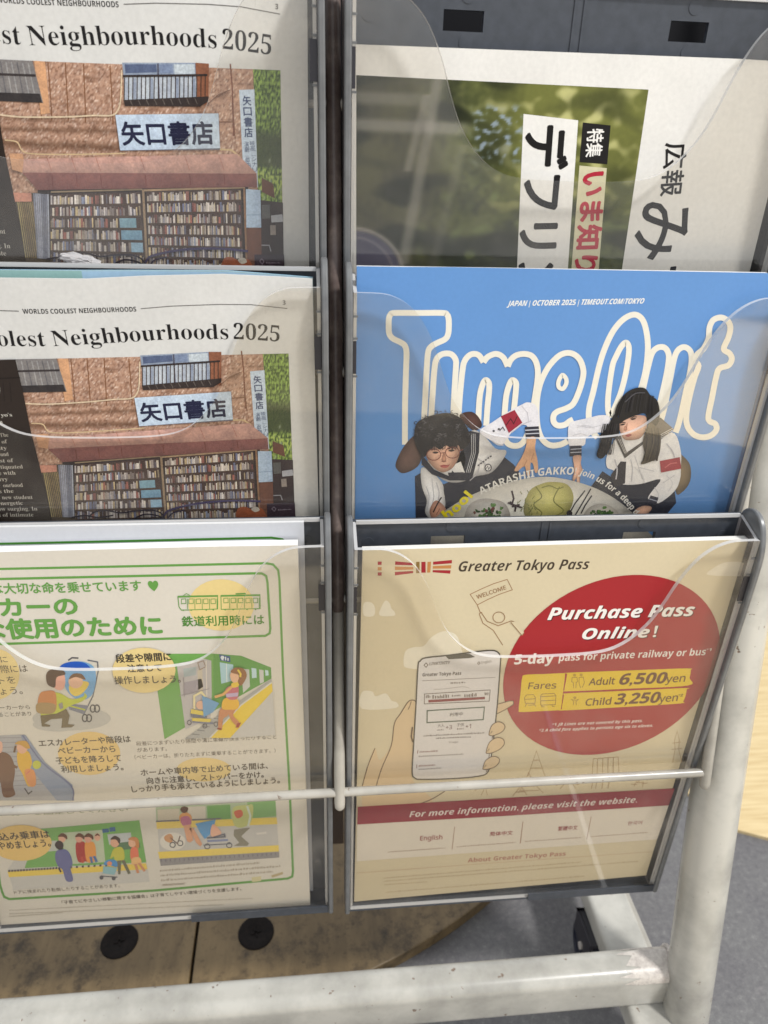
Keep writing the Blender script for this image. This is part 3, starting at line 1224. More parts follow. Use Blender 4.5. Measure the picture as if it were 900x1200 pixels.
S.raster([(308, 414.8), (338.2, 414.2), (342.5, 540), (316, 540)], 30, 84, tree)
S.poly(Z8(578, 395, 690, 400, 700, 705, 560, 705), (58, 46, 46))
S.poly(Z8(582, 300, 640, 322, 650, 385, 584, 360), (104, 70, 54))
S.poly(Z8(632, 458, 688, 450, 692, 482, 634, 488), (170, 172, 178))
S.polys([(Z8(585, 415, 625, 412, 628, 470, 588, 474), (92, 92, 90)), (Z8(628, 500, 655, 498, 658, 540, 630, 542), (150, 140, 132))])
S.line(Z8(572, 610, 578, 588, 625, 586, 634, 612), 1.2, (150, 148, 152))
# wall sign over the awning
S.poly(Z8(-132, 72, 365, 40, 374, 192, -118, 222), (112, 112, 122))
S.poly(A(338, 377, 580, 361, 585, 431, 350, 448), (190, 206, 222))
S.text('矢口書店', A(357, 433, 570, 420), 18.5, (40, 42, 66), bold=0.035)
# upright sign
S.poly(A(628, 311, 664, 308, 676, 506, 660, 498, 640, 470), (196, 212, 228))
for ch, x, y in (('矢', 638, 340), ('口', 640, 361), ('書', 642, 383), ('店', 643, 404)):
    S.text(ch, A(x, y, x + 19, y - 1), 7.6, (70, 84, 120), bold=0.03)
for k, ch in enumerate('演劇・戯曲'):
    S.text(ch, A(642 + k * 1.2, 424 + k * 10.5, 653 + k * 1.2, 423.5 + k * 10.5), 4.3 if ch != '・' else 1.2, (70, 84, 120))
for k, ch in enumerate('映画・シナリ'):
    S.text(ch, A(656 + k * 1.4, 422 + k * 10.5, 667 + k * 1.4, 421.5 + k * 10.5), 4.3 if ch != '・' else 1.2, (70, 84, 120))
# shop front
S.poly(Z7(330, 405, 900, 365, 1370, 330, 1385, 740, 300, 740), (52, 44, 44))


def shelves(q, cols, rows, skip):
    tl, tr, br, bl = q

    def at(a, b_):
        return ((tl[0] * (1 - a) + tr[0] * a) * (1 - b_) + (bl[0] * (1 - a) + br[0] * a) * b_, (tl[1] * (1 - a) + tr[1] * a) * (1 - b_) + (bl[1] * (1 - a) + br[1] * a) * b_)
    S.poly([tl, tr, br, bl], (74, 58, 54))
    pal = [(226, 218, 206), (214, 204, 190), (196, 184, 168), (236, 230, 222), (232, 226, 220), (170, 108, 96), (136, 84, 80), (198, 180, 140), (104, 98, 112), (160, 150, 146), (120, 128, 160), (216, 194, 150), (96, 80, 78), (210, 204, 206), (222, 214, 210), (150, 160, 186)]
    fs = []
    for r in range(rows):
        x = 0.004
        while x < 0.985:
            w_ = random.choice((0.4, 0.5, 0.7, 0.9, 1.2)) * random.uniform(0.8, 1.2) / cols
            top = (r + random.choice((0.10, 0.14, 0.2, 0.3, 0.4)) + random.uniform(-.03, .03)) / rows
            bot = (r + 0.90) / rows
            x1 = min(0.992, x + w_ * 0.9)
            c = random.choice(pal)
            if random.random() < 0.9 and not (skip and skip(x, r)):
                fs.append(([at(x, top), at(x1, top), at(x1, bot), at(x, bot)], mixc(c, (90, 80, 78), random.random() ** 2 * 0.6)))
            x += w_
    S.emit(fs)
    for r in range(1, rows):
        S.line([at(0, (r - 0.02) / rows), at(1, (r - 0.02) / rows)], 0.8, (84, 66, 54))
    return at


at = shelves(Z7(392, 425, 838, 392, 868, 705, 396, 715), 42, 6, lambda x, r: (r in (2, 3) and x > 0.74) or (r == 4 and x > 0.84))
for r, x0, x1, c in ((2, 0.75, 0.93, (132, 170, 188)), (3, 0.76, 0.985, (124, 164, 190)), (4, 0.86, 0.985, (150, 184, 206))):
    S.poly([at(x0, (r + 0.12) / 6), at(x1, (r + 0.12) / 6), at(x1, (r + 0.9) / 6), at(x0, (r + 0.9) / 6)], c)
at = shelves(Z8(12, 388, 482, 352, 500, 705, 28, 712), 58, 7, None)
S.line(Z7(395, 415, 846, 380), 1.4, (150, 132, 108))
S.line(Z7(850, 380, 876, 720), 2.6, (150, 128, 104))
S.line(Z8(0, 384, 500, 345), 1.8, (166, 142, 114))
S.line(Z8(496, 350, 516, 700), 2.2, (146, 112, 84))
# side of the shop: curtain, flyers, second small awning
S.poly(Z7(205, 430, 340, 420, 400, 720, 265, 720), (86, 76, 66))
for i in range(9):
    S.line(Z7(232 + i * 9, 462, 275 + i * 9 + i, 700), 1.0, mixc((190, 178, 120), (120, 100, 70), random.random()))
for i in range(8):
    S.line(Z7(312 + i * 10, 425, 335 + i * 8, 700), 1.7, mixc((118, 122, 138), (166, 170, 184), random.random()))
S.poly(Z7(200, 427, 300, 425, 302, 460, 212, 466), (196, 140, 120))
# awning
def awn(base):
    def f(q, t, x, y):
        k = 0.5 + 0.5 * nz(x * 0.06, y * 0.05, 4)
        c = mixc(base, tuple(v * 1.14 for v in base), k)
        c = mixc(c, tuple(v * 0.80 for v in base), 0.5 * t * t)
        return mixc(c, (214, 170, 156), 0.35 * sm(0.6, 0.9, 0.5 + 0.5 * nz(x * 0.03, 3, 9)) * (1 - t))
    return f


S.raster([Z7(262, 282)[0], Z7(1314, 205)[0], Z7(1415, 285)[0], Z7(255, 340)[0]], 90, 10, awn((184, 146, 134)))
S.raster([Z7(255, 340)[0], Z7(1412, 284)[0], Z7(1416, 340)[0], Z7(330, 410)[0]], 90, 8, awn((126, 84, 80)))
for x in (400, 520, 640, 860, 1080, 1250):
    S.line(Z7(x, 352 - (x - 255) * 0.06, x + 6, 396 - (x - 330) * 0.062), 0.7, (104, 54, 48))
    S.line(Z7(x - 26, 276 - (x - 255) * 0.06, x, 336 - (x - 255) * 0.06), 0.6, (170, 114, 98))
S.poly(Z7(255, 260, 262, 282, 255, 340, 205, 330, 190, 262), (202, 156, 122))
# notice board, bins, plaque
S.poly(Z8(505, 352, 577, 352, 584, 512, 510, 516), (172, 192, 214))
S.line(Z8(509, 462, 582, 458), 0.6, (140, 160, 186))
S.poly(Z8(512, 518, 584, 514, 590, 705, 520, 705), (110, 74, 60))
S.blob(Z8(400, 655, 440, 645, 480, 660, 520, 650, 545, 680, 540, 705, 400, 705), (150, 84, 56))
S.blob(Z8(470, 655, 500, 645, 515, 662, 490, 672), (200, 192, 178))
S.poly(Z8(552, 628, 700, 622, 704, 706, 556, 708), (54, 40, 52))
S.line(Z8(578, 655, 590, 645, 600, 655, 592, 668, 578, 655), 0.8, (128, 116, 130))
S.micro(Z8(612, 664)[0], Z8(682, 660)[0], 1.6, (140, 128, 140), 12)
# bicycles leaning along the front
S.line(Z8(-10, 720, 12, 690, 40, 662, 150, 634, 270, 618, 400, 612, 520, 616), 2.3, (66, 58, 96), smooth=True)
for pts in (Z7(470, 700, 500, 672, 560, 664, 640, 676, 700, 668, 800, 662, 850, 678, 872, 712), Z7(700, 712, 760, 684, 830, 690, 868, 712), Z7(380, 700, 450, 690, 520, 700, 600, 688)):
    S.line(pts, 1.7, (44, 38, 52), smooth=True)
S.line(Z8(30, 705, 60, 676, 120, 662), 1.4, (52, 46, 72), smooth=True)
# dark text column over the photo's left edge
S.part('text_column')
S.poly([(-60, 424), (18.5, 421), (26.2, 453), (36.7, 505.5), (54.4, 574), (62, 612), (-60, 612)], (52, 44, 40))
for k in range(10):
    S.line([(-60 + k * 8, 448), (-58 + k * 8, 470)], 1.0, (44, 38, 36))
S.line([(-60, 446), (24, 442)], 1.4, (40, 34, 32))
WT = (206, 200, 190)
for s_, xr, y in (("yo's", 15, 488), ('n', 4, 496), ('The', 10.6, 511.5), ('of', 9.5, 519.3), ('ity', 9, 526.8), ('und', 11, 534), ('est of', 16.6, 541.5), ('tiquated', 27.5, 548.8), ('e with', 19, 556), ('rry', 10, 563.3), ('ourhood', 27.5, 570.3), ('is the', 16.6, 577.2), ('new student', 39, 584.5), ('energetic', 27.5, 591.3), ('ow surging. In', 44.5, 598), ('d of intimate', 40, 605)):
    S.text(s_, [(xr - len(s_) * 3.25, y), (xr, y - 0.4)], 4.4, WT, 'serifb', off=-0.006)
S.text(')', [(-4, 459), (1.5, 459)], 13, WT, 'serifb')
S.finish()


def recopy(src, label, loc, rot):
    r = copy_tree(src)
    r['label'] = label
    r.location = loc
    r.rotation_euler = rot
    return r


recopy(news, 'bookshop newspaper cut off by the top of the picture, in the top left pocket', P3(XL + 0.04, 53, 2 * SZ + 3.73), (0, math.radians(1.326), 0))

# a second paper behind the middle newspaper, only its pale blue top edge showing
nb = thing('newspaper', 'pale teal and blue edged paper peeping out behind the middle bookshop newspaper', 'newspaper', P3(XL, 19, SZ))
S = Sheet(nb, H_L1, M_NEWS, 0.96)
S.body([(8, -262), (232.6, -262), (232.6, -0.9), (190, 1.8), (150, 1.4), (121, 0.9), (81, 0.6), (8, 0.8)], 1.6, (176, 202, 204), (150, 190, 216))
S.part('sheet')
S.emit([([(8, -6), (120, -6), (120, 0.6), (81, 0.4), (8, 0.6)], (152, 190, 186)), ([(120, -6), (232, -6), (232, -1.2), (190, 1.2), (150, 1.0), (120, 0.6)], (168, 200, 224))], raw=True)
S.finish()

# ================================================================== magazine
mg = thing('magazine', 'blue city magazine with a big white outlined title and two people at a plate', 'magazine', P3(0, 14, SZ))
S = Sheet(mg, H_R1, M_COAT, 0.95)
BLUE = (97, 146, 206)
S.body([(6.6, -275), (223.5, -275), (222.7, 5.3), (140, 5.5), (60, 5.5), (5.6, 5.5)], 3.0, BLUE, (226, 228, 230))
S.part('sheet')
S.poly([(418.2, 312.6), (530, 313), (700, 316.3), (899, 320.4), (930, 321), (840, 668), (418.5, 668)], BLUE)
S.text('JAPAN | OCTOBER 2025 | TIMEOUT.COM/TOKYO', [(594, 358.8), (754, 355.6)], 6.2, (238, 238, 234), 'sansbi', bold=0.012, shear=0.12)
S.part('title')
CR = (234, 229, 215)
LW = 6.8
ZA = fr(400, 330, 4.09); ZB = fr(600, 330, 3.0); ZC = fr(380, 300, 1.731)


def logo(pts, closed=False, n=5):
    S.emit(S.strip(catmull(pts, n, closed), LW, CR, closed))


logo([(474.5, 521), (474.6, 480)] + ZA(306, 560, 311, 400, 312, 335, 303, 305, 282, 290, 246, 272, 230, 250, 227, 215, 228, 178, 236, 158, 256, 150, 370, 150, 485, 150, 506, 158, 514, 178, 515, 215, 512, 250, 498, 275, 455, 296, 430, 312, 416, 338, 409, 420, 402, 560) + [(497.5, 482), (496, 512)])
logo(ZA(428, 690, 436, 560, 446, 420, 456, 372, 478, 350, 505, 344, 530, 350, 548, 375, 549, 410, 541, 540, 534, 690))
logo(ZA(560, 690, 567, 560, 581, 420, 592, 378, 615, 352, 640, 346, 662, 356, 681, 386))
logo(ZA(681, 386, 702, 360, 742, 346, 776, 364, 797, 406))
logo(ZA(797, 406, 812, 374, 840, 352, 880, 346, 915, 358) + [(629, 427), (630, 442), (626, 470), (621, 500), (612, 519), (600, 522), (592, 514), (593, 490)])
logo(ZA(655, 690, 662, 560, 674, 500, 690, 472, 706, 484, 708, 520, 700, 600, 694, 690))
logo(ZA(778, 690, 788, 560, 802, 500, 818, 472, 836, 484, 836, 520, 828, 600, 820, 690))
logo(ZB(214, 484, 202, 490, 184, 503, 160, 505, 146, 492, 146, 470, 160, 456, 190, 445, 215, 428, 235, 385, 248, 340, 250, 310, 240, 278, 222, 258, 198, 250, 172, 256, 148, 275, 122, 308, 100, 355, 88, 410, 86, 470, 92, 520, 108, 556, 136, 575, 170, 572, 195, 560))
S.emit(S.strip(catmull(ZB(176, 328, 189, 340, 190, 358, 178, 376, 164, 370, 163, 350), 5, True), 5.0, CR, True))
logo(ZB(300, 548, 278, 520, 270, 480, 272, 440, 286, 385, 308, 290, 330, 225, 358, 170, 392, 132, 426, 116, 450, 124, 466, 150, 476, 200, 477, 250, 470, 310, 455, 370, 430, 440))
S.emit(S.strip(catmull(ZB(352, 300, 366, 262, 384, 228, 400, 214, 410, 228, 409, 265, 398, 330, 382, 390, 362, 440, 346, 470, 338, 455, 338, 400), 5, True), 6.6, CR, True))
logo(ZB(440, 460, 462, 370, 478, 300, 492, 252, 512, 232, 536, 232, 550, 254, 549, 290, 540, 340, 524, 410, 510, 470))
logo(ZB(520, 500, 536, 440, 556, 340, 570, 270, 584, 240, 606, 230, 626, 244, 631, 275, 624, 325, 606, 410, 588, 490, 575, 530))
S.emit(S.strip(catmull(ZB(652, 254, 672, 236, 690, 200, 694, 160, 708, 134, 735, 126, 758, 138, 767, 162, 760, 196, 744, 236, 764, 252, 772, 272, 760, 294, 728, 306, 716, 340, 702, 410, 690, 470, 694, 490, 714, 500, 718, 520, 700, 540, 670, 547, 640, 538, 618, 512, 612, 476, 620, 420, 640, 340, 655, 296, 640, 276), 5, True), LW, CR, True))

# the two people at the table
Q3 = fr(450, 460, 4.286); Q4 = fr(650, 440, 4.286)
SKIN, SKIN2, HAIR, NAVY, SHIRT, SH2 = (214, 170, 146), (192, 142, 118), (32, 30, 32), (40, 42, 54), (226, 224, 222), (196, 194, 196)
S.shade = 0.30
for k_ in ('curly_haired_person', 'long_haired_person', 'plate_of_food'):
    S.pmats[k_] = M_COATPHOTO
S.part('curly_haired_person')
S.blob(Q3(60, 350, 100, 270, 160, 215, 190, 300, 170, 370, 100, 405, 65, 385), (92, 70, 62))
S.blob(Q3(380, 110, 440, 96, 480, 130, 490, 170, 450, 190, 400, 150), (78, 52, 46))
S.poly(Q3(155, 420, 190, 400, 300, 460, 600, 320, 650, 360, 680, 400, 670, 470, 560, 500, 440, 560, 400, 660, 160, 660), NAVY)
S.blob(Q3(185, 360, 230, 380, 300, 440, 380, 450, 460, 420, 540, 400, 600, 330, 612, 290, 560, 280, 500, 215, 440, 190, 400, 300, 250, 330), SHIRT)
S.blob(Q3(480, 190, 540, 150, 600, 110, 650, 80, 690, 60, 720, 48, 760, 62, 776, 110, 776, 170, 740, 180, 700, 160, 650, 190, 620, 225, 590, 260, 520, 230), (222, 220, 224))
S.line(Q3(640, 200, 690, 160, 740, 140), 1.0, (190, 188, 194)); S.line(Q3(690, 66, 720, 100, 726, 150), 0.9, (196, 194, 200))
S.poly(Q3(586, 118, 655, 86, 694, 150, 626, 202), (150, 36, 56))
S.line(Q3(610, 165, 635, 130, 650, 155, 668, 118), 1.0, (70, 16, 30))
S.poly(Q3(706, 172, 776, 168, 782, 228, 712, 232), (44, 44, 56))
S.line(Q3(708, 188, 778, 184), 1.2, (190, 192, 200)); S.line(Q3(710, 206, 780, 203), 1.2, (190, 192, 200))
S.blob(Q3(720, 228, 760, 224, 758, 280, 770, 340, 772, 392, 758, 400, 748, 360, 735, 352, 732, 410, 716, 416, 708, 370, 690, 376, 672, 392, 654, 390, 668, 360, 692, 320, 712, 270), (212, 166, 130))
S.line(Q3(738, 340, 752, 300), 0.8, (176, 128, 98)); S.line(Q3(700, 372, 716, 340), 0.8, (176, 128, 98))
S.blob(Q3(186, 380, 230, 390, 290, 450, 300, 500, 308, 560, 290, 620, 240, 636, 206, 600, 214, 540, 190, 470), SHIRT)
S.line(Q3(240, 430, 250, 520, 236, 600), 1.2, SH2)
S.poly(Q3(186, 310, 205, 330, 250, 385, 330, 420, 430, 405, 470, 200, 430, 190, 440, 330, 400, 440, 330, 440, 240, 410, 190, 360), NAVY)
S.poly(Q3(370, 195, 480, 200, 476, 300, 440, 440, 390, 440, 410, 330), NAVY)
for d in (0, 9, 18):
    S.line(Q3(438 + d, 205, 440 + d, 300, 412 + d, 400), 0.6, (206, 206, 208))
S.poly(Q3(325, 370, 385, 345, 405, 400, 360, 410), (226, 224, 220))
S.poly(Q3(320, 400, 400, 398, 380, 436, 330, 436), (50, 50, 60))
S.blob(Q3(205, 260, 212, 320, 240, 365, 280, 395, 310, 396, 345, 375, 372, 330, 382, 270, 360, 230, 300, 220, 240, 225), SKIN)
S.blob(Q3(300, 300, 312, 335, 300, 345, 288, 335), SKIN2)
S.blob(Q3(280, 366, 300, 360, 318, 362, 330, 358, 318, 374, 296, 376), (176, 96, 90))
for ex, ey in ((258, 300), (338, 290)):
    S.blob(Q3(ex - 16, ey, ex, ey - 6, ex + 16, ey - 2, ex, ey + 5), (56, 38, 34))
S.blob([(x, y) for x, y in Q3(150, 215, 165, 150, 215, 122, 260, 108, 310, 100, 350, 108, 385, 128, 410, 165, 432, 210, 428, 250, 400, 280, 388, 300, 372, 262, 340, 278, 310, 264, 280, 284, 250, 268, 224, 290, 205, 320, 190, 318, 172, 290, 158, 262)], HAIR)
random.seed(5)
for _ in range(150):
    a = random.uniform(0, 6.28); r_ = random.uniform(0.3, 1.1)
    x, y = 290 + 135 * r_ * math.cos(a), 190 + 92 * r_ * math.sin(a) * (1 if math.sin(a) < 0 else 0.72)
    if 225 < x < 370 and y > 252:
        continue
    k_ = random.uniform(0.6, 1.5); th = random.uniform(0, 6.28)
    loop = [(x + k_ * 9 * math.cos(th + q_ * 0.9) * (0.6 + 0.1 * q_), y + k_ * 7 * math.sin(th + q_ * 0.9) * (0.6 + 0.1 * q_)) for q_ in range(5)]
    S.line(catmull([Q3(*q_)[0] for q_ in loop], 3), random.uniform(0.4, 0.9), random.choice([HAIR, (50, 48, 50), (70, 68, 72), (104, 102, 106), (22, 20, 22), (26, 24, 26)]))
# fringe over the forehead, brows, nose, cheek and cloth folds
for _ in range(26):
    x = random.uniform(215, 372)
    S.line(Q3(x, 236, x + random.uniform(-8, 8), 262, x + random.uniform(-14, 14), 276 + random.uniform(0, 14)), random.uniform(0.5, 1.0), random.choice([HAIR, (44, 40, 40), (60, 54, 52)]))
S.line(Q3(236, 286, 254, 280, 272, 286), 1.0, (60, 44, 40)); S.line(Q3(318, 280, 338, 272, 356, 278), 1.0, (60, 44, 40))
S.line(Q3(300, 300, 296, 326, 290, 340), 0.7, (176, 126, 106)); S.line(Q3(288, 343, 300, 347, 312, 342), 0.7, (150, 98, 84))
S.line(Q3(362, 300, 356, 340, 338, 376), 1.4, (190, 142, 120)); S.line(Q3(284, 368, 300, 366, 326, 362), 0.6, (130, 66, 64))
for pts_ in ((210, 470, 226, 520, 216, 590), (262, 450, 276, 500, 272, 540), (500, 260, 540, 290, 590, 300), (470, 330, 510, 360, 520, 400), (540, 240, 570, 260, 600, 262), (430, 440, 470, 400, 480, 350)):
    S.line(Q3(*pts_), random.uniform(0.8, 1.6), random.choice([(200, 198, 200), (208, 206, 208), (188, 186, 190)]), smooth=True)
for ex, ey in ((248, 308), (342, 298)):
    S.line([(x, y) for x, y in [(Q3(ex, ey)[0][0] + 8.2 * math.cos(t * 0.45), Q3(ex, ey)[0][1] + 6.6 * math.sin(t * 0.45)) for t in range(14)]], 0.9, (120, 70, 60), closed=True)
S.line(Q3(284, 300, 305, 298), 0.9, (120, 70, 60)); S.line(Q3(378, 290, 396, 282), 0.9, (120, 70, 60))
for i in range(6):
    S.line(Q3(470 + i * 12, 365 - i * 9, 478 + i * 12, 360 - i * 9), 1.6, (70, 68, 74))
S.ell(*Q3(522, 375)[0], 4.2, 4.6, (70, 68, 74)); S.ell(*Q3(522, 375)[0], 3.0, 3.4, SHIRT); S.line(Q3(512, 380, 520, 366, 524, 384, 532, 370), 0.8, (70, 68, 74))
for x, y in ((550, 192), (576, 182)):
    S.ell(*Q3(x, y)[0], 1.4, 1.2, (60, 58, 64))
S.line(Q3(580, 190, 596, 172, 606, 190), 0.9, (60, 58, 64))
S.blob(Q3(228, 600, 240, 560, 262, 540, 290, 556, 312, 590, 300, 630, 250, 640), SKIN2)
S.line(Q3(246, 600, 266, 560, 288, 524), 1.6, (50, 36, 34)); S.line(Q3(262, 612, 280, 580), 0.8, (150, 104, 86))
S.part('long_haired_person')
S.blob(Q4(600, 370, 640, 400, 680, 450, 680, 530, 640, 586, 606, 580), (124, 108, 84))
S.poly(Q4(180, 560, 240, 480, 300, 520, 520, 470, 600, 560, 610, 640, 560, 700, 480, 706, 330, 706, 260, 620), NAVY)
S.blob(Q4(74, 240, 110, 225, 170, 212, 230, 198, 275, 210, 280, 290, 220, 285, 160, 310, 146, 350, 76, 355, 66, 290), (218, 216, 218))
S.line(Q4(110, 250, 170, 262, 230, 250), 0.9, SH2); S.line(Q4(90, 300, 130, 290, 160, 300), 0.9, SH2)
S.poly(Q4(76, 352, 134, 350, 134, 402, 74, 406), (50, 50, 62))
S.line(Q4(78, 370, 134, 366), 1.1, (170, 174, 186)); S.line(Q4(78, 386, 134, 383), 1.1, (170, 174, 186))
S.blob(Q4(92, 404, 132, 402, 130, 440, 140, 480, 128, 500, 124, 548, 112, 552, 108, 515, 98, 530, 88, 520, 96, 480, 94, 440), SKIN)
S.blob(Q4(262, 400, 310, 310, 370, 290, 520, 300, 600, 290, 632, 380, 632, 460, 628, 520, 600, 580, 520, 640, 470, 620, 480, 590, 530, 520, 420, 545, 320, 540, 300, 480, 262, 460), SHIRT)
S.line(Q4(420, 460, 500, 480), 1.0, SH2); S.line(Q4(540, 540, 600, 500), 1.0, SH2); S.line(Q4(400, 400, 440, 520), 1.0, SH2)
S.poly(Q4(300, 310, 350, 415, 460, 330, 590, 270, 540, 220, 470, 250, 440, 330, 360, 385, 330, 300), (84, 80, 76))
S.poly(Q4(470, 250, 530, 210, 596, 268, 524, 326), (88, 82, 76))
for d in (0, 8, 16):
    S.line(Q4(522 + d * 0.2, 300 + d, 592 + d * .2, 262 + d), 0.6, (214, 210, 204)); S.line(Q4(318 + d, 318, 352 + d * .6, 392 - d * .4), 0.6, (200, 196, 192))
S.poly(Q4(330, 430, 358, 432, 352, 540, 300, 560, 280, 500), (56, 54, 58))
S.blob(Q4(322, 250, 330, 290, 350, 320, 390, 322, 430, 310, 458, 260, 450, 200, 340, 210), SKIN)
S.blob(Q4(466, 150, 486, 130, 496, 155, 484, 186, 470, 182), SKIN2)
for ex, ey in ((338, 244), (392, 216)):
    S.blob(Q4(ex - 13, ey + 3, ex, ey - 4, ex + 14, ey - 2, ex, ey + 5), (50, 36, 34))
S.blob(Q4(352, 250, 362, 268, 352, 276, 344, 268), SKIN2)
S.blob(Q4(352, 300, 372, 292, 384, 296, 368, 306), (180, 90, 86))
S.blob(Q4(318, 240, 318, 200, 300, 200, 310, 150, 350, 90, 400, 62, 450, 62, 480, 100, 510, 120, 524, 170, 520, 230, 490, 260, 462, 240, 452, 190, 400, 200, 350, 222), (22, 21, 24))
S.blob(Q4(300, 190, 322, 230, 318, 300, 280, 320, 250, 400, 225, 415, 208, 390, 240, 310, 218, 306, 260, 260), (24, 23, 26))
S.blob(Q4(470, 240, 500, 250, 530, 300, 520, 400, 480, 430, 430, 442, 450, 400, 440, 330), (84, 76, 62))
for _ in range(46):
    x = random.uniform(330, 500); y0 = 75 + abs(x - 420) * 0.35
    S.line(Q4(x, y0, x - 14 + (x - 420) * 0.12, y0 + 55, x - 20 + (x - 420) * 0.22, y0 + 100), random.uniform(0.4, 0.9), random.choice([(22, 21, 24), (34, 33, 38), (46, 45, 50), (16, 15, 18)]), smooth=True)
for _ in range(30):
    x = random.uniform(240, 318); S.line(Q4(x, 240, x - 14, 310, x - 34 + random.uniform(-6, 10), 395), random.uniform(0.4, 0.9), random.choice([(24, 23, 26), (40, 38, 42), (56, 52, 52)]), smooth=True)
for _ in range(30):
    x = random.uniform(452, 524); S.line(Q4(x, 262, x + 4, 330, x - 20 + random.uniform(-10, 14), 425), random.uniform(0.4, 0.9), random.choice([(84, 76, 62), (70, 62, 52), (100, 90, 74), (58, 52, 46)]), smooth=True)
S.line(Q4(350, 130, 400, 88, 450, 84), 1.2, (74, 74, 80), smooth=True)
S.line(Q4(326, 238, 338, 232, 354, 236), 0.9, (44, 34, 34)); S.line(Q4(378, 214, 394, 205, 410, 206), 0.9, (44, 34, 34))
S.line(Q4(362, 236, 358, 262, 346, 272), 0.7, (176, 126, 106)); S.line(Q4(352, 300, 370, 297, 384, 297), 0.6, (130, 62, 60))
for pts_ in ((300, 420, 312, 470, 306, 520), (400, 460, 440, 500, 450, 540), (560, 340, 590, 380, 600, 410), (560, 500, 590, 540, 570, 580), (500, 560, 520, 600, 500, 630), (380, 420, 390, 470, 384, 530), (110, 260, 150, 250, 200, 262)):
    S.line(Q4(*pts_), random.uniform(0.8, 1.6), random.choice([(200, 198, 200), (208, 206, 208), (188, 186, 190)]), smooth=True)
S.poly(Q4(526, 428, 626, 408, 634, 466, 532, 486), (160, 70, 74))
S.line(Q4(550, 462, 580, 440, 612, 436), 1.2, (196, 110, 110))
S.poly(Q4(480, 600, 520, 612, 508, 650, 462, 640), (50, 50, 62)); S.line(Q4(474, 618, 514, 630), 1.0, (170, 174, 186))
S.blob(Q4(400, 680, 440, 655, 486, 660, 470, 690, 420, 706), SKIN)
S.part('plate_of_food')
S.blob([(505, 612), (530, 592), (560, 576), (598, 564), (640, 558), (682, 566), (714, 580), (738, 598), (748, 612), (748, 640), (505, 640)], (226, 222, 212))
S.blob(Q3(400, 640, 420, 570, 470, 535, 530, 530, 600, 550, 630, 600, 630, 650, 600, 690, 420, 690), (204, 198, 190))
S.blob(Q3(430, 640, 450, 580, 500, 550, 560, 550, 606, 590, 612, 640, 590, 670, 450, 670), (222, 218, 210))
random.seed(9)
for _ in range(60):
    x, y = random.gauss(530, 36), random.gauss(612, 24)
    S.ell(*Q3(x, y)[0], random.uniform(1.4, 3.4), random.uniform(1.0, 2.4), random.choice([(58, 98, 44), (40, 76, 36), (96, 138, 70), (74, 112, 52), (120, 70, 66)]), random.uniform(0, 3), 9)
S.blob(Q3(700, 570, 730, 490, 790, 455, 850, 446, 920, 460, 950, 520, 930, 590, 880, 630, 770, 640, 710, 620), (196, 190, 110))
S.line(Q3(760, 470, 790, 520, 750, 560, 790, 600, 770, 630), 1.4, (130, 130, 60), smooth=True)
S.line(Q3(880, 470, 850, 540, 900, 590, 850, 620), 1.4, (130, 130, 60), smooth=True); S.line(Q3(790, 475, 830, 465, 870, 480, 900, 470), 1.2, (130, 130, 60), smooth=True)
for _ in range(26):
    x, y = random.gauss(720, 22), random.gauss(570, 26)
    S.line(Q3(x, y, x + random.uniform(-14, 14), y - 14), 0.8, (120, 126, 56))
for p in (Q3(640, 560, 650, 530, 640, 490), Q3(640, 570, 680, 560), Q3(630, 545, 660, 575, 655, 595), Q3(620, 550, 690, 575)):
    S.line(p, 2.2, (58, 40, 48))
for p in (Q4(72, 690, 100, 640, 150, 575), Q4(100, 700, 130, 650, 180, 565), Q4(130, 690, 150, 650, 184, 600)):
    S.line(p, 1.5, (52, 48, 52))
S.ell(*Q4(72, 690)[0], 3.4, 4.0, (52, 48, 52))
S.blob(Q4(140, 706, 170, 660, 230, 640, 290, 660, 330, 706, 330, 760, 140, 760), (212, 206, 196))
for _ in range(44):
    x, y = random.gauss(236, 28), random.gauss(688, 14)
    S.ell(*Q4(x, y)[0], random.uniform(1.4, 3.2), random.uniform(1.0, 2.2), random.choice([(58, 98, 44), (40, 76, 36), (96, 138, 70), (74, 112, 52)]), random.uniform(0, 3), 9)
S.shade = 0.0
S.part('curved_lettering')
S.text('hool', [(523, 608), (536, 599), (554, 581)], 10.5, (236, 220, 30), 'sansb', bold=0.03)
S.text('ATARASHII GAKKO!', [(563, 579), (590, 567.5), (618, 559.5), (645, 555.5), (674, 555.5)], 8.6, (230, 228, 222), 'sansb')
S.text('join us for a deep d', [(677, 554.5), (694, 560.5), (712, 571.5), (728, 585), (742.5, 602)], 7.4, (230, 228, 222), 'sansb')
S.finish()

# ================================================================== sideways newsletter
nl = thing('newsletter', 'white newsletter turned sideways with blurred green photo and big Japanese headlines', 'newsletter', P3(0, 45, 2 * SZ))
S = Sheet(nl, H_R2, M_NEWS, 0.97)
S.body([(5.8, -262), (231, -262), (231.5, -27.2), (198.3, -26.8), (100, -27.4), (5.6, -28.0)], 2.4, (228, 226, 222), (232, 232, 230))
S.part('sheet')
S.part('photograph')


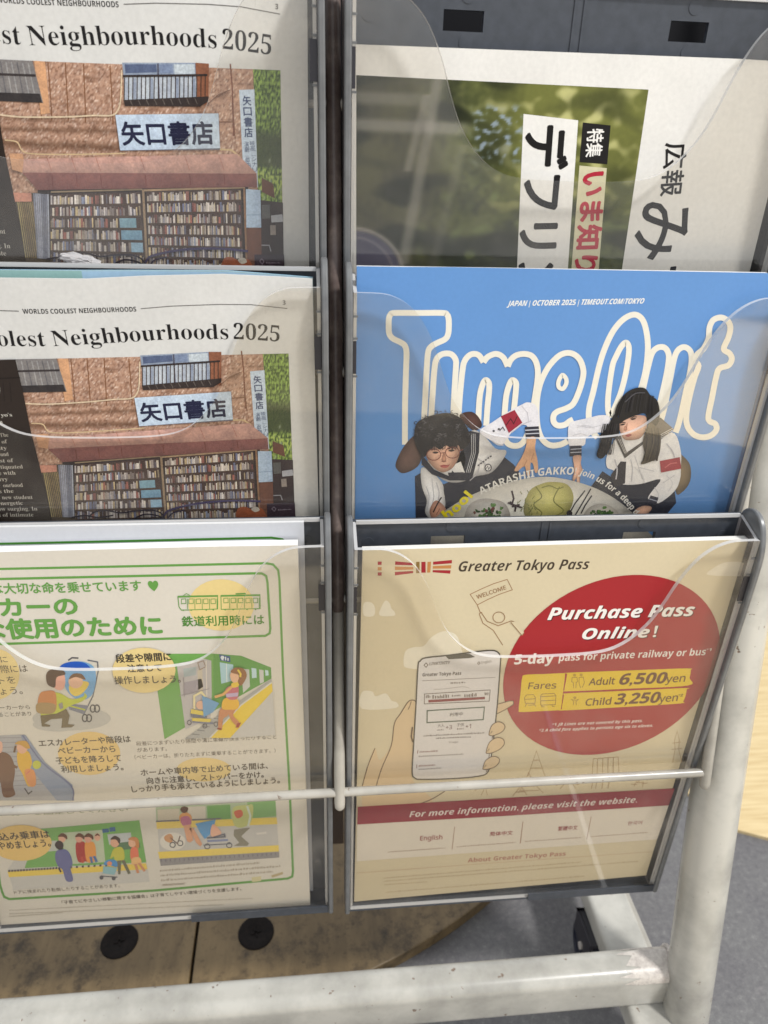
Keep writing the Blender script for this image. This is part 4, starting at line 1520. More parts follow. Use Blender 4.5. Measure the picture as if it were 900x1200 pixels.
def glade(q, t, x, y):
    n1 = nz(x * 0.02, y * 0.024, 2) * 0.5 + 0.5
    n2 = nz(x * 0.055, y * 0.06, 8) * 0.5 + 0.5
    n3 = nz(x * 0.13, y * 0.14, 14) * 0.5 + 0.5
    c = mixc((48, 54, 36), (92, 98, 58), sm(0.3, 0.7, n1 * 0.7 + n3 * 0.3))
    c = mixc(c, (86, 80, 66), 0.6 * (1 - sm(470, 560, x)))
    lit = sm(510, 640, x) * (1 - sm(215, 275, y))
    c = mixc(c, (120, 122, 62), 0.75 * lit)
    c = mixc(c, (186, 184, 124), sm(0.5, 0.78, n2) * lit)
    c = mixc(c, (112, 124, 72), 0.7 * sm(0.55, 0.75, nz(x * 0.05, y * 0.05, 31) * 0.5 + 0.5) * sm(470, 520, x) * sm(200, 240, y))
    c = mixc(c, (30, 34, 24), 0.8 * sm(0.5, 0.7, nz(x * 0.016, y * 0.03, 11) * 0.5 + 0.5) * (1 - 0.6 * lit))
    c = mixc(c, (150, 166, 186), 0.8 * sm(0.52, 0.72, n3) * sm(548, 562, x) * (1 - sm(606, 620, x)) * sm(118, 132, y) * (1 - sm(178, 200, y)))
    c = mixc(c, (196, 204, 214), 0.5 * sm(0.6, 0.8, n2) * sm(552, 566, x) * (1 - sm(600, 616, x)) * sm(120, 134, y) * (1 - sm(160, 190, y)))
    for xa, ya, xb, yb, wd, a in ((514, 90, 474, 300, 8, 0.55), (498, 120, 480, 190, 6, 0.5), (540, 180, 505, 320, 7, 0.22), (400, 143, 560, 149, 0, 0.0)):
        if wd and ya - 10 < y < yb + 10:
            px_ = xa + (xb - xa) * (y - ya) / (yb - ya)
            c = mixc(c, (158, 154, 146), a * (1 - sm(0.2, 1.4, abs(x - px_) / wd)))
    for yy, x0, x1, a in ((146, 418, 552, 0.6), (114, 418, 500, 0.45)):
        c = mixc(c, (156, 154, 148), a * (1 - sm(0.3, 1.3, abs(y - yy - (x - 418) * 0.04) / 9)) * (1 - sm(x1 - 20, x1 + 10, x)))
    # pale curved seat back at the lower left
    d = math.hypot((x - 412) / 64, (y - 322) / 58)
    c = mixc(c, (92, 88, 118), 0.75 * (1 - sm(0.86, 0.94, d)))
    c = mixc(c, (176, 168, 164), 0.7 * (1 - sm(0.0, 0.07, abs(d - 0.94))) + 0.35 * (1 - sm(0.0, 0.05, abs(d - 0.76))))
    return c


S.raster([(417.5, 88), (760, 105), (726, 335), (417.5, 335)], 150, 110, glade)
S.part('headline_panel')
S.poly([(613.5, 133.5), (677.5, 141), (664, 335), (605, 335)], (232, 230, 226))
S.text('デフリン', [(620.5, 149), (617, 208), (612.8, 264), (607.6, 346)], 42, (30, 28, 28), bold=0.035)
S.poly([(683, 143.5), (715.5, 147), (711.5, 192.5), (679, 190)], (34, 32, 32))
S.text('特集', [(690.2, 151.5), (687.4, 184)], 16.5, (236, 234, 230), bold=0.02)
S.poly([(679, 194), (711, 197), (700, 335), (668, 335)], (206, 200, 168))
S.text('いま知り', [(684.5, 203), (681.5, 245), (674.5, 318)], 24, (176, 44, 62), bold=0.045)
S.part('masthead')
S.text('広報', [(782, 168), (775.5, 230)], 22, (40, 38, 38), bold=0.02)
S.text('みた', [(751, 239), (747.5, 296), (741, 374)], 58, (40, 38, 38), bold=0.012)
S.finish()

# ================================================================== cream pass leaflet
tp = thing('leaflet', 'cream travel pass leaflet with a big red circle and a hand holding a phone', 'leaflet', P3(0, -13.5, 0))
S = Sheet(tp, H_R0, M_COAT, 0.93)
CREAM = (216, 202, 170)
S.body([(6.8, -310.2), (230.7, -303.2), (235.2, -9.7), (120, -10.4), (8.8, -11.3)], 4.5, CREAM, (236, 234, 228))
S.part('sheet')
PP = fr(410, 630, 4.286); Q = fr(600, 650, 3.214); RR = fr(410, 760, 4.286); SS = fr(600, 760, 3.214); TT = fr(400, 900, 4.09); U = fr(600, 890, 4.09)
CL = (234, 226, 206)
S.blob(PP(70, 330, 105, 325, 125, 350, 120, 392, 70, 390), CL)
S.blob(PP(150, 390, 160, 345, 180, 316, 200, 330, 208, 355, 224, 372, 222, 392), CL)
S.blob(PP(270, 625, 280, 570, 320, 550, 370, 545, 410, 500, 470, 470, 530, 486, 555, 540, 560, 630, 420, 660, 290, 655), CL)
S.blob(Q(735, 75, 760, 50, 800, 30, 860, 28, 900, 45, 905, 78, 820, 80), (230, 220, 198))
S.blob(RR(60, 220, 110, 215, 130, 240, 180, 225, 210, 262, 235, 270, 230, 298, 60, 302), CL)
BR = (156, 118, 84)
# faint line drawings of landmarks
for pts in (SS(60, 480, 92, 385, 124, 480), SS(70, 450, 114, 450), SS(80, 420, 104, 420), SS(605, 430, 614, 380, 612, 345, 622, 310, 630, 345, 628, 380, 640, 430), SS(600, 380, 640, 376), SS(604, 356, 636, 352), SS(300, 500, 306, 415, 400, 408, 404, 500), SS(320, 500, 322, 416), SS(340, 500, 342, 414), SS(360, 500, 362, 412), SS(380, 500, 382, 410),
            U(30, 160, 60, 110, 80, 60, 100, 110, 150, 160), U(50, 130, 110, 128), U(40, 150, 130, 148), U(400, 140, 410, 85), U(430, 140, 440, 82), U(460, 138, 470, 80), U(380, 140, 390, 90, 500, 80), U(560, 100, 585, 88, 600, 110, 625, 90, 650, 100), U(585, 130, 590, 112, 630, 108, 625, 132), U(570, 118, 600, 120), U(620, 116, 650, 112), U(210, 125, 260, 108, 320, 120), U(230, 140, 250, 118, 290, 116, 305, 138),
            TT(670, 130, 690, 90, 700, 130), TT(640, 110, 660, 85, 720, 80), TT(820, 135, 860, 85, 890, 130), TT(835, 115, 880, 112)):
    S.line(pts, 0.8, (178, 150, 116))
S.part('logo_mark')
RD, OG = (164, 36, 48), (196, 134, 76)
for y, c in ((120, RD), (148, OG), (174, RD)):
    S.poly(PP(140, y, 160, y, 159, y + 17, 140, y + 17), c)
for quad, c in (((228, 119, 316, 127, 316, 139, 227, 137), RD), ((226, 145, 319, 148, 319, 160, 226, 163), OG), ((226, 172, 318, 167, 318, 178, 226, 190), RD),
                ((333, 122, 350, 121, 350, 178, 333, 178), (140, 110, 60)), ((359, 122, 380, 121, 381, 176, 359, 176), RD), ((390, 122, 408, 121, 404, 175, 388, 176), OG),
                ((418, 121, 513, 112, 512, 129, 418, 136), RD), ((417, 143, 510, 138, 508, 155, 416, 156), OG), ((416, 163, 506, 164, 504, 181, 416, 174), RD)):
    S.poly(PP(*quad), c)
S.part('title')
S.text('Greater Tokyo Pass', [(537, 669.8), (689.5, 666.8)], 11.8, (66, 54, 44), 'sansbi', off=-0.002, shear=0.02)
S.part('flag_waver')
S.line(PP(604, 285, 660, 258, 720, 232, 790, 210, 816, 262, 750, 285, 690, 312, 640, 338), 0.9, BR, closed=True)
S.text('WELCOME', PP(640, 308, 786, 258), 4.6, BR, 'sans', bold=0.02)
S.line(PP(640, 338, 655, 376, 650, 384, 668, 430, 720, 465, 768, 540), 0.9, BR); S.line(PP(660, 376, 690, 420, 745, 442, 810, 418, 840, 425), 0.9, BR); S.line(PP(655, 378, 664, 374), 0.9, BR)
S.line([(PP(748, 400)[0][0] + 7 * math.cos(t * .42), PP(748, 400)[0][1] + 6.4 * math.sin(t * .42)) for t in range(15)], 0.8, BR, closed=True)
S.part('red_disc')
S.poly([(716.5 + 124.5 * math.cos(t) + 25 * math.sin(t), 779 - 4.4 * math.cos(t) - 105.4 * math.sin(t)) for t in [2 * math.pi * i / 72 for i in range(72)]], (166, 30, 40))
S.poly(PP(806, 424, 842, 418, 874, 474, 864, 490, 830, 450), CREAM)
S.line(PP(808, 424, 864, 490, 875, 476), 0.8, BR)
SHD = (70, 14, 18)
for s_, p, h in (('Purchase Pass', [(641.4, 726), (811.6, 721.2)], 13.6), ('Online！', [(681.5, 748.8), (768, 746)], 13.6)):
    S.text(s_, [(x + 0.9, y + 0.9) for x, y in p], h, SHD, 'sansbi', bold=0.03)
    S.text(s_, p, h, (244, 240, 234), 'sansbi', bold=0.02)
S.text('5-day', [(602.5, 778.2), (648, 776.2)], 11.0, (240, 234, 228), 'sansb', bold=0.02)
S.text('pass for private railway or bus', [(654.5, 774.5), (826, 767.4)], 8.0, (238, 232, 226), 'sansb')
S.text('*1', [(827, 762.6), (833, 762.4)], 3.0, (230, 220, 214), 'sansb')
S.text('*1 JR Lines are not covered by this pass.', SS(150, 291, 491, 276), 3.3, (234, 222, 216), 'sansbi')
S.text('*2 A child fare applies to persons age six to eleven.', SS(101, 313, 530, 294), 3.3, (234, 222, 216), 'sansbi')
S.part('fare_table')
YL, DB = (232, 198, 36), (110, 74, 30)
S.blob(SS(52, 98, 125, 95, 190, 92, 199, 97, 192, 160, 184, 222, 175, 231, 100, 235, 35, 238, 25, 230, 32, 165, 38, 110), YL, 6)
S.blob(SS(214, 90, 430, 82, 655, 74, 672, 82, 668, 110, 662, 138, 440, 150, 205, 160, 197, 155, 203, 120, 208, 96), YL, 6)
S.blob(SS(202, 168, 430, 158, 650, 148, 657, 154, 652, 180, 644, 198, 630, 206, 420, 219, 195, 232, 187, 226, 192, 195, 196, 174), YL, 6)
S.text('Fares', SS(60, 152, 164, 149), 7.6, DB, 'sans', bold=0.015)
S.text('Adult', SS(288, 137, 384, 133), 7.8, DB, 'sans', bold=0.03)
S.text('6,500', SS(399, 135, 574, 129), 12.6, (104, 60, 30), 'sansb', bold=0.02, shear=0.12)
S.text('yen', SS(577, 127, 649, 123), 8.6, DB, 'sans', bold=0.02)
S.text('Child', SS(275, 214, 370, 209), 7.8, DB, 'sans', bold=0.03)
S.text('3,250', SS(384, 209, 549, 202), 12.2, (104, 60, 30), 'sansb', bold=0.02, shear=0.12)
S.text('yen', SS(552, 201, 621, 196), 8.4, DB, 'sans', bold=0.02)
S.text('*2', SS(624, 180, 642, 179), 3.0, DB, 'sansb')
for pts in (SS(50, 205, 46, 185, 54, 174, 80, 172, 88, 184, 86, 205, 50, 205), SS(48, 190, 88, 188), SS(56, 205, 48, 219), SS(80, 205, 90, 217), SS(60, 212, 82, 211),
            SS(108, 212, 107, 178, 114, 170, 158, 168, 165, 176, 163, 210, 108, 212), SS(107, 196, 164, 193), SS(107, 180, 165, 177), SS(112, 212, 112, 218, 122, 218), SS(150, 211, 152, 217, 160, 216),
            SS(232, 148, 230, 126, 224, 124, 226, 108, 244, 107, 246, 124, 241, 126, 240, 148), SS(258, 147, 252, 130, 252, 108, 268, 106, 272, 128, 264, 146),
            SS(230, 212, 232, 198, 222, 190, 240, 194, 252, 188, 240, 200, 242, 212)):
    S.line(pts, 0.7, (150, 112, 40))
for x, y in ((235, 99), (260, 98), (236, 184)):
    S.ell(*SS(x, y)[0], 1.9, 1.7, (186, 150, 40), n=10)
S.part('hand_and_phone')
PEACH, OUT = (220, 194, 156), (104, 80, 60)
S.blob(RR(62, 690, 90, 590, 125, 500, 150, 560, 210, 480, 222, 380, 255, 325, 290, 270, 312, 258, 332, 268, 340, 320, 326, 400, 322, 520, 312, 640, 340, 690, 420, 770, 380, 860, 250, 900, 130, 890, 70, 860), PEACH)
S.line(RR(62, 690, 90, 590, 126, 500), 1.0, OUT, smooth=True)
S.line(RR(132, 690, 160, 600, 208, 485, 224, 375, 255, 325, 290, 270, 312, 258, 330, 266, 340, 300), 1.1, OUT, smooth=True)
S.line(RR(308, 264, 302, 285, 292, 306), 0.8, OUT)
S.poly(RR(735, 280, 800, 262, 822, 264, 820, 282, 780, 306, 734, 328), PEACH); S.line(RR(735, 280, 800, 262, 820, 262, 822, 278, 780, 306, 734, 328), 0.9, OUT)
ph = catmull(RR(342, 90, 352, 62, 380, 45, 480, 34, 620, 16, 700, 8, 738, 14, 756, 40, 754, 90, 738, 300, 712, 520, 694, 615, 640, 640, 500, 652, 360, 655, 326, 648, 313, 618, 320, 480, 332, 280), 5, True)
S.poly(ph, (222, 217, 214))
S.line(ph, 1.5, (72, 66, 58), closed=True)
S.poly(RR(480, 36, 575, 24, 600, 24, 628, 40, 600, 46, 496, 52), (84, 80, 72))
S.line(RR(314, 392, 308, 440, 316, 468), 1.6, OUT)
S.text('LINKTIVITY', RR(398, 82, 504, 75), 3.4, (110, 100, 92), 'sansbi')
S.line(RR(372, 82, 382, 70, 392, 80, 382, 92), 0.9, (120, 108, 98), closed=True)
S.text('English', RR(660, 74, 710, 68), 2.8, (120, 108, 98), 'sans')
S.line(RR(640, 72, 648, 64, 654, 72, 646, 78), 0.7, (120, 108, 98), closed=True)
S.text('Greater Tokyo Pass', RR(364, 138, 558, 130), 3.9, (84, 74, 68), 'sansb')
S.line(RR(362, 160, 730, 143), 0.6, (150, 140, 134))
S.micro(RR(505, 176)[0], RR(582, 171)[0], 2.2, (140, 128, 122), 8)
S.line(RR(420, 204, 480, 200, 560, 190, 600, 196), 0.5, (176, 164, 158), smooth=True)
S.line(RR(375, 226, 704, 206, 699, 262, 373, 276), 0.8, (120, 108, 100), closed=True)
S.poly(RR(394, 256, 678, 240, 677, 252, 394, 269), (140, 60, 64))
S.micro(RR(382, 246)[0], RR(404, 245)[0], 4, (130, 118, 112), 3); S.micro(RR(414, 250)[0], RR(500, 244)[0], 4.6, (130, 118, 112), 9); S.micro(RR(512, 240)[0], RR(556, 237)[0], 2.6, (130, 118, 112), 6); S.micro(RR(574, 242)[0], RR(640, 238)[0], 4.2, (130, 118, 112), 8); S.micro(RR(676, 232)[0], RR(696, 231)[0], 3.4, (130, 118, 112), 3)
S.line(RR(388, 310, 675, 292, 669, 355, 387, 370), 1.3, (92, 108, 92), closed=True)
S.text('利用中', RR(500, 337, 566, 333), 3.6, (110, 104, 100))
S.text('大人', RR(440, 393, 474, 390), 3.4, (120, 108, 104)); S.text('+3', RR(480, 404, 512, 402), 4.6, (120, 84, 84), 'sans')
S.text('子供', RR(536, 389, 572, 386), 3.4, (120, 108, 104)); S.text('+1', RR(580, 399, 607, 397), 4.6, (120, 84, 84), 'sans')
S.micro(RR(437, 410)[0], RR(472, 408)[0], 1.6, (130, 118, 114), 5); S.micro(RR(538, 405)[0], RR(572, 403)[0], 1.6, (130, 118, 114), 5)
S.micro(RR(370, 440)[0], RR(676, 424)[0], 1.8, (120, 108, 104), 48); S.micro(RR(432, 452)[0], RR(610, 444)[0], 1.8, (120, 108, 104), 28)
S.text('TH apps' if False else 'Tri apps', RR(495, 474, 542, 471), 2.2, (140, 128, 124), 'sans')
S.micro(RR(350, 521)[0], RR(442, 516)[0], 2.2, (150, 110, 108), 14); S.micro(RR(345, 543)[0], RR(570, 531)[0], 1.8, (150, 140, 136), 36)
S.micro(RR(345, 592)[0], RR(428, 586)[0], 2.2, (150, 110, 108), 14); S.micro(RR(345, 608)[0], RR(456, 601)[0], 1.8, (150, 140, 136), 20)
S.line(RR(341, 508, 339, 526), 0.8, (150, 110, 108)); S.line(RR(336, 580, 334, 598), 0.8, (150, 110, 108))
for pts in (RR(698, 425, 712, 385, 742, 366, 770, 375, 778, 395, 760, 418, 722, 434, 704, 434), RR(684, 516, 700, 470, 735, 446, 768, 452, 774, 478, 750, 505, 710, 522, 690, 524), RR(668, 596, 682, 560, 715, 540, 745, 546, 750, 566, 730, 590, 694, 603, 672, 604)):
    S.blob(pts, PEACH); S.line(pts, 0.9, OUT, closed=True, smooth=True)
S.line(RR(705, 425, 714, 412), 0.7, OUT); S.line(RR(690, 514, 700, 500), 0.7, OUT); S.line(RR(674, 594, 684, 582), 0.7, OUT)
S.line(RR(716, 434, 714, 450), 0.9, OUT); S.line(RR(700, 524, 698, 545), 0.9, OUT); S.line(RR(690, 604, 684, 618), 0.9, OUT)
S.line(TT(380, 170, 440, 145, 500, 108, 560, 70), 1.0, OUT, smooth=True)
S.part('website_band')
S.poly([(419.2, 945.2), (600, 934.4), (790.7, 923.5), (783.4, 943.6), (600, 955.5), (418.6, 966)], (152, 46, 58))
S.text('For more information, please visit the website.', [(479.5, 957.4), (746.2, 940)], 6.5, (236, 224, 216), 'sansbi')
S.poly([(418.6, 966), (600, 955.5), (783.4, 943.6), (770, 983.2), (590, 996.4), (417.8, 1009)], (226, 216, 200))
RDT = (156, 74, 72)
S.text('English', TT(377, 346, 483, 340), 5.2, RDT, 'sans', bold=0.02)
S.text('简体中文', TT(710, 324, 820, 317), 4.4, RDT, bold=0.02)
S.text('繁體中文', U(219, 339, 312, 333), 4.4, RDT, bold=0.02)
S.text('한국어', U(553, 313, 621, 308), 4.0, RDT, bold=0.01)
for p, q in ((TT(543, 280), TT(530, 390)), (TT(870, 255), TT(856, 362)), (U(52, 295), U(40, 398)), (U(379, 272), U(358, 380))):
    S.line([p[0], q[0]], 0.8, (168, 132, 112))
for a, b_ in ((TT(224, 404), TT(500, 384)), (TT(553, 379), TT(832, 358)), (U(62, 394), U(330, 375)), (U(376, 371), U(650, 351))):
    S.micro(a[0], b_[0], 1.6, (172, 146, 128), 30)
S.text('About Greater Tokyo Pass', [(548, 1010.6), (662.6, 1002.6)], 4.8, (176, 116, 100), 'sansb')
S.line([(418, 1023), (600, 1009.5), (764, 998)], 0.7, (204, 178, 148))
for a, b_, n_ in ((TT(205, 530), U(330, 494), 90), (TT(205, 545), U(606, 490), 120), (TT(205, 562), TT(410, 548), 26), (TT(215, 598), U(345, 562), 90)):
    S.micro(a[0], b_[0], 1.6, (186, 164, 130), n_)
S.finish()

# ================================================================== green bordered stroller leaflets
GR = (104, 160, 76)


def border(S_):
    S_.part('sheet')


lb = thing('leaflet', 'greyish white leaflet at the back of the stroller pile, only its top strip showing', 'leaflet', P3(XL, -4, 0), 'green bordered stroller leaflets')
S = Sheet(lb, H_L0B, M_COAT, 0.95)
S.body([(4.5, -308), (225.4, -308), (225.4, 2.1), (64, 2.4), (4.5, 2.4)], 2.2, (206, 208, 214), (226, 226, 226))  # shade at the back of the pile put into this copy's grey
S.part('sheet')
S.line([(-120, 641), (0, 637.2), (200, 632.8), (318, 630), (331, 632), (338, 640), (340, 660)], 2.6, (66, 132, 46))
S.finish()

lf = thing('leaflet', 'cream leaflet in front of its pile with green lettering and cartoon passengers', 'leaflet', P3(XL, -12.5, 0), 'green bordered stroller leaflets')
S = Sheet(lf, H_L0, M_COAT, 0.94)
PAPER = (222, 215, 202)
S.body([(4.6, -310.3), (223.2, -312.4), (221.9, -7.7), (176.3, -7.4), (65.4, -7.9), (4.6, -9)], 6.5, PAPER, (240, 240, 238))
S.part('sheet')
B0 = fr(0, 650, 4.5); C0 = fr(180, 650, 4.286); D0 = fr(0, 760, 4.5); E0 = fr(180, 760, 4.286); F0 = fr(0, 930, 4.5); G0 = fr(180, 930, 4.286); A0 = fr(0, 590, 2.143)
S.line([(-70, 668), (0, 666.7), (180, 663), (312, 660), (320, 661.5), (326, 668), (327.5, 680), (331.7, 790), (338.7, 911.7), (340, 938), (343.3, 1021), (342.5, 1027), (337, 1029.5), (180, 1043.6), (11, 1053.6), (5, 1051), (2.5, 1045), (0, 1036.7), (-4, 1000)], 2.7, GR)
S.line([(-70, 680), (0, 678.4), (200, 674), (297, 671.8), (307, 672), (312, 675), (313.5, 683), (316.8, 736), (316, 742), (311, 745), (268.7, 746.4), (200, 748.2), (0, 754.6), (-70, 757)], 2.7, GR)
S.part('green_heading')
S.text('は大切な命を乗せています', [(-8.5, 695), (80, 693.4), (166, 691)], 10.8, GR, bold=0.025)
S.text('♥', [(174.5, 691), (186.5, 690.4)], 8.2, GR)
S.text('カーの', [(2, 720.6), (91.5, 718.6)], 18.6, GR, bold=0.05)
S.text('な使用のために', [(-19, 747.4), (190, 741.4)], 19.6, GR, bold=0.05)
YE = (236, 212, 146)
S.ell(259.3, 708.8, 38.5, 30.2, YE)
S.text('鉄道利用時には', [(213.8, 733), (309.6, 730.6)], 10.2, (84, 140, 58), bold=0.02)
for pts in (C0(122, 208, 322, 204, 322, 272, 140, 278, 128, 262, 122, 208), C0(338, 204, 534, 200, 536, 270, 340, 274, 338, 204)):
    S.line(pts, 0.9, GR)
S.line(C0(122, 210, 322, 206), 2.0, GR); S.line(C0(338, 206, 534, 202), 2.0, GR)
for i in range(5):
    x = 140 + i * 37
    S.line(C0(x, 222, x + 22, 221, x + 23, 244, x + 1, 245, x, 222), 0.7, GR); S.line(C0(x + 30, 220, x + 31, 272), 0.7, GR)
    x = 352 + i * 37
    S.line(C0(x, 218, x + 22, 217, x + 23, 240, x + 1, 241, x, 218), 0.7, GR); S.line(C0(x + 30, 216, x + 31, 268), 0.7, GR)
for x in (150, 190, 265, 300, 360, 400, 470, 512):
    S.ell(*C0(x, 278 - (x - 150) * 0.012)[0], 1.1, 0.8, GR, n=8)
S.line(C0(150, 204, 165, 194, 182, 203), 0.7, GR); S.line(C0(412, 196, 465, 194), 1.4, GR)
S.part('stroller_picture')
TX = (74, 66, 58)
S.ell(-6, 790, 29, 30, YE)
S.text('に', [(1.5, 776), (9.5, 775.6)], 7.0, TX); S.text('際には', [(2, 788), (33, 786.6)], 8.0, TX); S.text('トを', [(0, 801.2), (19, 800)], 8.0, TX); S.text('ょう。', [(1, 813.5), (27, 812.5)], 8.0, TX)
S.text('ーカーから', [(0, 831.5), (35.5, 830.5)], 4.6, TX); S.text('ることがあり', [(-1, 839.6), (37, 838.2)], 4.6, TX)
S.ell(*D0(378, 368)[0], 46, 14, (196, 192, 184))
S.ell(*D0(300, 400)[0], 28, 8, (196, 192, 184))
S.line(D0(360, 62, 380, 48, 414, 50), 1.8, (96, 94, 96)); S.line(D0(462, 60, 515, 70, 518, 120, 490, 250, 440, 350), 1.4, (110, 112, 120))
S.blob(D0(318, 105, 340, 78, 400, 66, 460, 74, 500, 105, 505, 180, 480, 250, 420, 270, 360, 230, 330, 160), (120, 172, 216))
S.blob(D0(318, 108, 330, 82, 380, 68, 440, 72, 470, 92, 480, 112, 400, 118), (34, 92, 196))
S.blob(D0(368, 190, 420, 170, 470, 180, 440, 230, 400, 250, 370, 230), (238, 206, 90))
S.ell(*D0(400, 172)[0], 8.5, 8, (238, 190, 160)); S.blob(D0(365, 160, 385, 132, 430, 132, 452, 160, 440, 160, 400, 148), (120, 84, 58))
S.poly(D0(360, 290, 470, 300, 440, 345, 365, 320), (128, 130, 146)); S.line(D0(365, 300, 450, 322), 1.6, (196, 204, 60))
for x, y in ((490, 315), (512, 315), (448, 365), (470, 365)):
    S.line([(D0(x, y)[0][0] + 3.0 * math.cos(t * .5), D0(x, y)[0][1] + 4.2 * math.sin(t * .5)) for t in range(13)], 1.5, (84, 82, 84), closed=True)
S.blob(D0(285, 140, 335, 130, 345, 180, 330, 215, 300, 215, 280, 190), (238, 176, 156))
S.blob(D0(248, 180, 246, 130, 275, 108, 330, 112, 345, 135, 300, 150, 292, 200, 270, 200), (84, 58, 44))
S.blob(D0(290, 230, 330, 240, 380, 265, 440, 250, 445, 232, 460, 252, 430, 278, 370, 300, 340, 320, 300, 340, 250, 350, 215, 345, 240, 260), (198, 204, 66))
S.blob(D0(212, 235, 240, 222, 290, 225, 300, 290, 290, 330, 250, 340, 200, 330, 200, 280), (206, 132, 72)); S.blob(D0(200, 285, 290, 290, 285, 335, 240, 342, 196, 332), (170, 140, 90))
S.poly(D0(215, 350, 300, 340, 350, 315, 368, 350, 360, 395, 395, 400, 380, 412, 325, 415, 330, 365, 270, 370, 235, 392, 268, 402, 262, 410, 222, 408), (112, 96, 64))
S.poly(D0(310, 290, 330, 280, 335, 310, 318, 318), (150, 144, 140))
S.part('caution_captions')
S.ell(*D0(470, 552)[0], 36.5, 25.5, (234, 200, 128))
for s_, a in (('エスカレーターや階段は', D0(208, 514, 690, 490)), ('ベビーカーから', D0(308, 554, 610, 542)), ('子どもを降ろして', D0(298, 606, 640, 590)), ('利用しましょう。', D0(326, 651, 652, 638))):
    S.text(s_, a, 7.0, TX, bold=0.02)
S.text('段差につまずいたり隙間や溝に車輪が挟まったりすること', [(160, 873.6), (324, 865.2)], 4.4, (104, 92, 80))
S.text('があります。', [(161, 881), (196, 879.4)], 4.4, (104, 92, 80)); S.text('（ベビーカーは、折りたたまずに乗車することができます。）', [(158, 889.4), (323, 881.4)], 4.4, (104, 92, 80))
S.ell(*A0(512, 668)[0], 32, 14, (234, 206, 140))
for s_, a in (('ホームや車内等で止めている間は、', [(165.5, 908.6), (314, 900)]), ('向きに注意し、ストッパーをかけ。', [(172.5, 918), (309, 910.4)]), ('しっかり手も添えているようにしましょう。', [(155, 928), (328, 917)])):
    S.text(s_, a, 6.6, (90, 80, 70), bold=0.02)
S.part('escalator_picture')
S.poly(D0(-60, 460, 130, 452, 160, 500, 240, 610, 380, 720, 392, 800, -60, 800), (178, 176, 178))
for i in range(11):
    S.line(D0(-60, 470 + i * 26, 130 + i * 20, 468 + i * 24), 0.8, (152, 150, 154))
S.poly(D0(110, 456, 135, 454, 240, 600, 382, 716, 392, 800, 300, 800, 170, 640), (146, 156, 176)); S.line(D0(120, 455, 225, 600, 375, 722, 384, 800), 1.6, (112, 116, 150), smooth=True)
S.blob(D0(-30, 560, 20, 545, 60, 570, 80, 640, 70, 720, 80, 770, 20, 780, 0, 700, -30, 780), (120, 84, 66)); S.blob(D0(-20, 500, 0, 486, 14, 500, 12, 540, -10, 548), (228, 178, 156))
S.poly(D0(62, 600, 95, 622, 90, 632, 58, 620), (120, 84, 66))
S.blob(D0(95, 540, 150, 540, 170, 600, 160, 640, 185, 700, 150, 725, 120, 660, 95, 610), (228, 180, 64)); S.blob(D0(130, 640, 180, 640, 190, 715, 155, 720), (226, 150, 90)); S.ell(*D0(118, 518)[0], 6.5, 7.5, (232, 180, 150)); S.blob(D0(80, 500, 100, 486, 140, 486, 160, 520, 140, 524, 110, 506), (206, 158, 74)); S.line(D0(84, 510, 76, 545), 2.2, (110, 78, 56))
S.ell(*D0(195, 610)[0], 5, 5, (198, 200, 70)); S.line(D0(130, 735, 150, 765, 170, 750), 1.6, (90, 84, 88)); S.line(D0(140, 660, 160, 640), 1.0, (216, 110, 110))
S.part('train_picture')
TG = (116, 172, 88)
S.poly(E0(20, 215, 60, 26, 300, 25, 440, 36, 590, 95, 592, 150, 430, 240, 55, 455), TG)
S.poly(E0(300, 25, 440, 36, 590, 95, 592, 150, 430, 240, 300, 300), (96, 158, 74))
S.poly(E0(118, 90, 130, 72, 255, 50, 290, 60, 292, 240, 285, 350, 160, 405), (196, 190, 190))
S.polys([(E0(150, 100, 215, 90, 212, 132, 152, 142), (176, 188, 190)), (E0(150, 170, 240, 150, 250, 190, 200, 225, 150, 235), (168, 160, 168)), (E0(220, 110, 245, 100, 250, 225, 226, 230), (208, 196, 176))])
S.line(E0(222, 70, 250, 60, 262, 90, 232, 105), 1.2, (160, 140, 130), closed=True); S.line(E0(264, 58, 268, 260), 1.4, (226, 218, 208)); S.line(E0(130, 235, 280, 200), 0.8, (160, 152, 156)); S.line(E0(150, 142, 155, 240), 0.8, (160, 152, 156))
S.polys([(E0(332, 68, 400, 80, 398, 160, 340, 176), (176, 212, 222)), (E0(440, 100, 480, 104, 484, 190, 450, 222), (206, 206, 200)), (E0(492, 96, 516, 100, 518, 146, 494, 148), (196, 222, 226)), (E0(530, 104, 552, 108, 554, 168, 534, 176), (206, 206, 200)), (E0(560, 106, 576, 110, 578, 134, 562, 136), (196, 222, 226))])
S.line(E0(366, 74, 368, 168), 1.0, (226, 236, 236))
S.poly(E0(330, 28, 384, 38, 386, 68, 334, 58), (44, 82, 138)); S.ell(*E0(346, 44)[0], 2.2, 2.2, (226, 232, 238)); S.line(E0(362, 40, 362, 58), 1.4, (226, 232, 238)); S.line(E0(374, 46, 374, 60), 1.4, (226, 232, 238)); S.line(E0(342, 54, 352, 56), 0.9, (226, 232, 238))
S.poly(E0(155, 452, 430, 262, 592, 150, 594, 172, 440, 280, 285, 445), (178, 176, 172))
for i in range(9):
    t = i / 9
    S.line(E0(165 + 250 * t, 446 - 175 * t, 205 + 235 * t, 450 - 178 * t), 0.9, (130, 130, 132))
S.poly(E0(282, 446, 440, 282, 594, 166, 598, 212, 385, 446), (238, 206, 70)); S.line(E0(282, 446, 440, 280, 594, 166), 1.6, (216, 214, 206))
S.poly(E0(385, 446, 598, 212, 612, 432), (206, 202, 196))
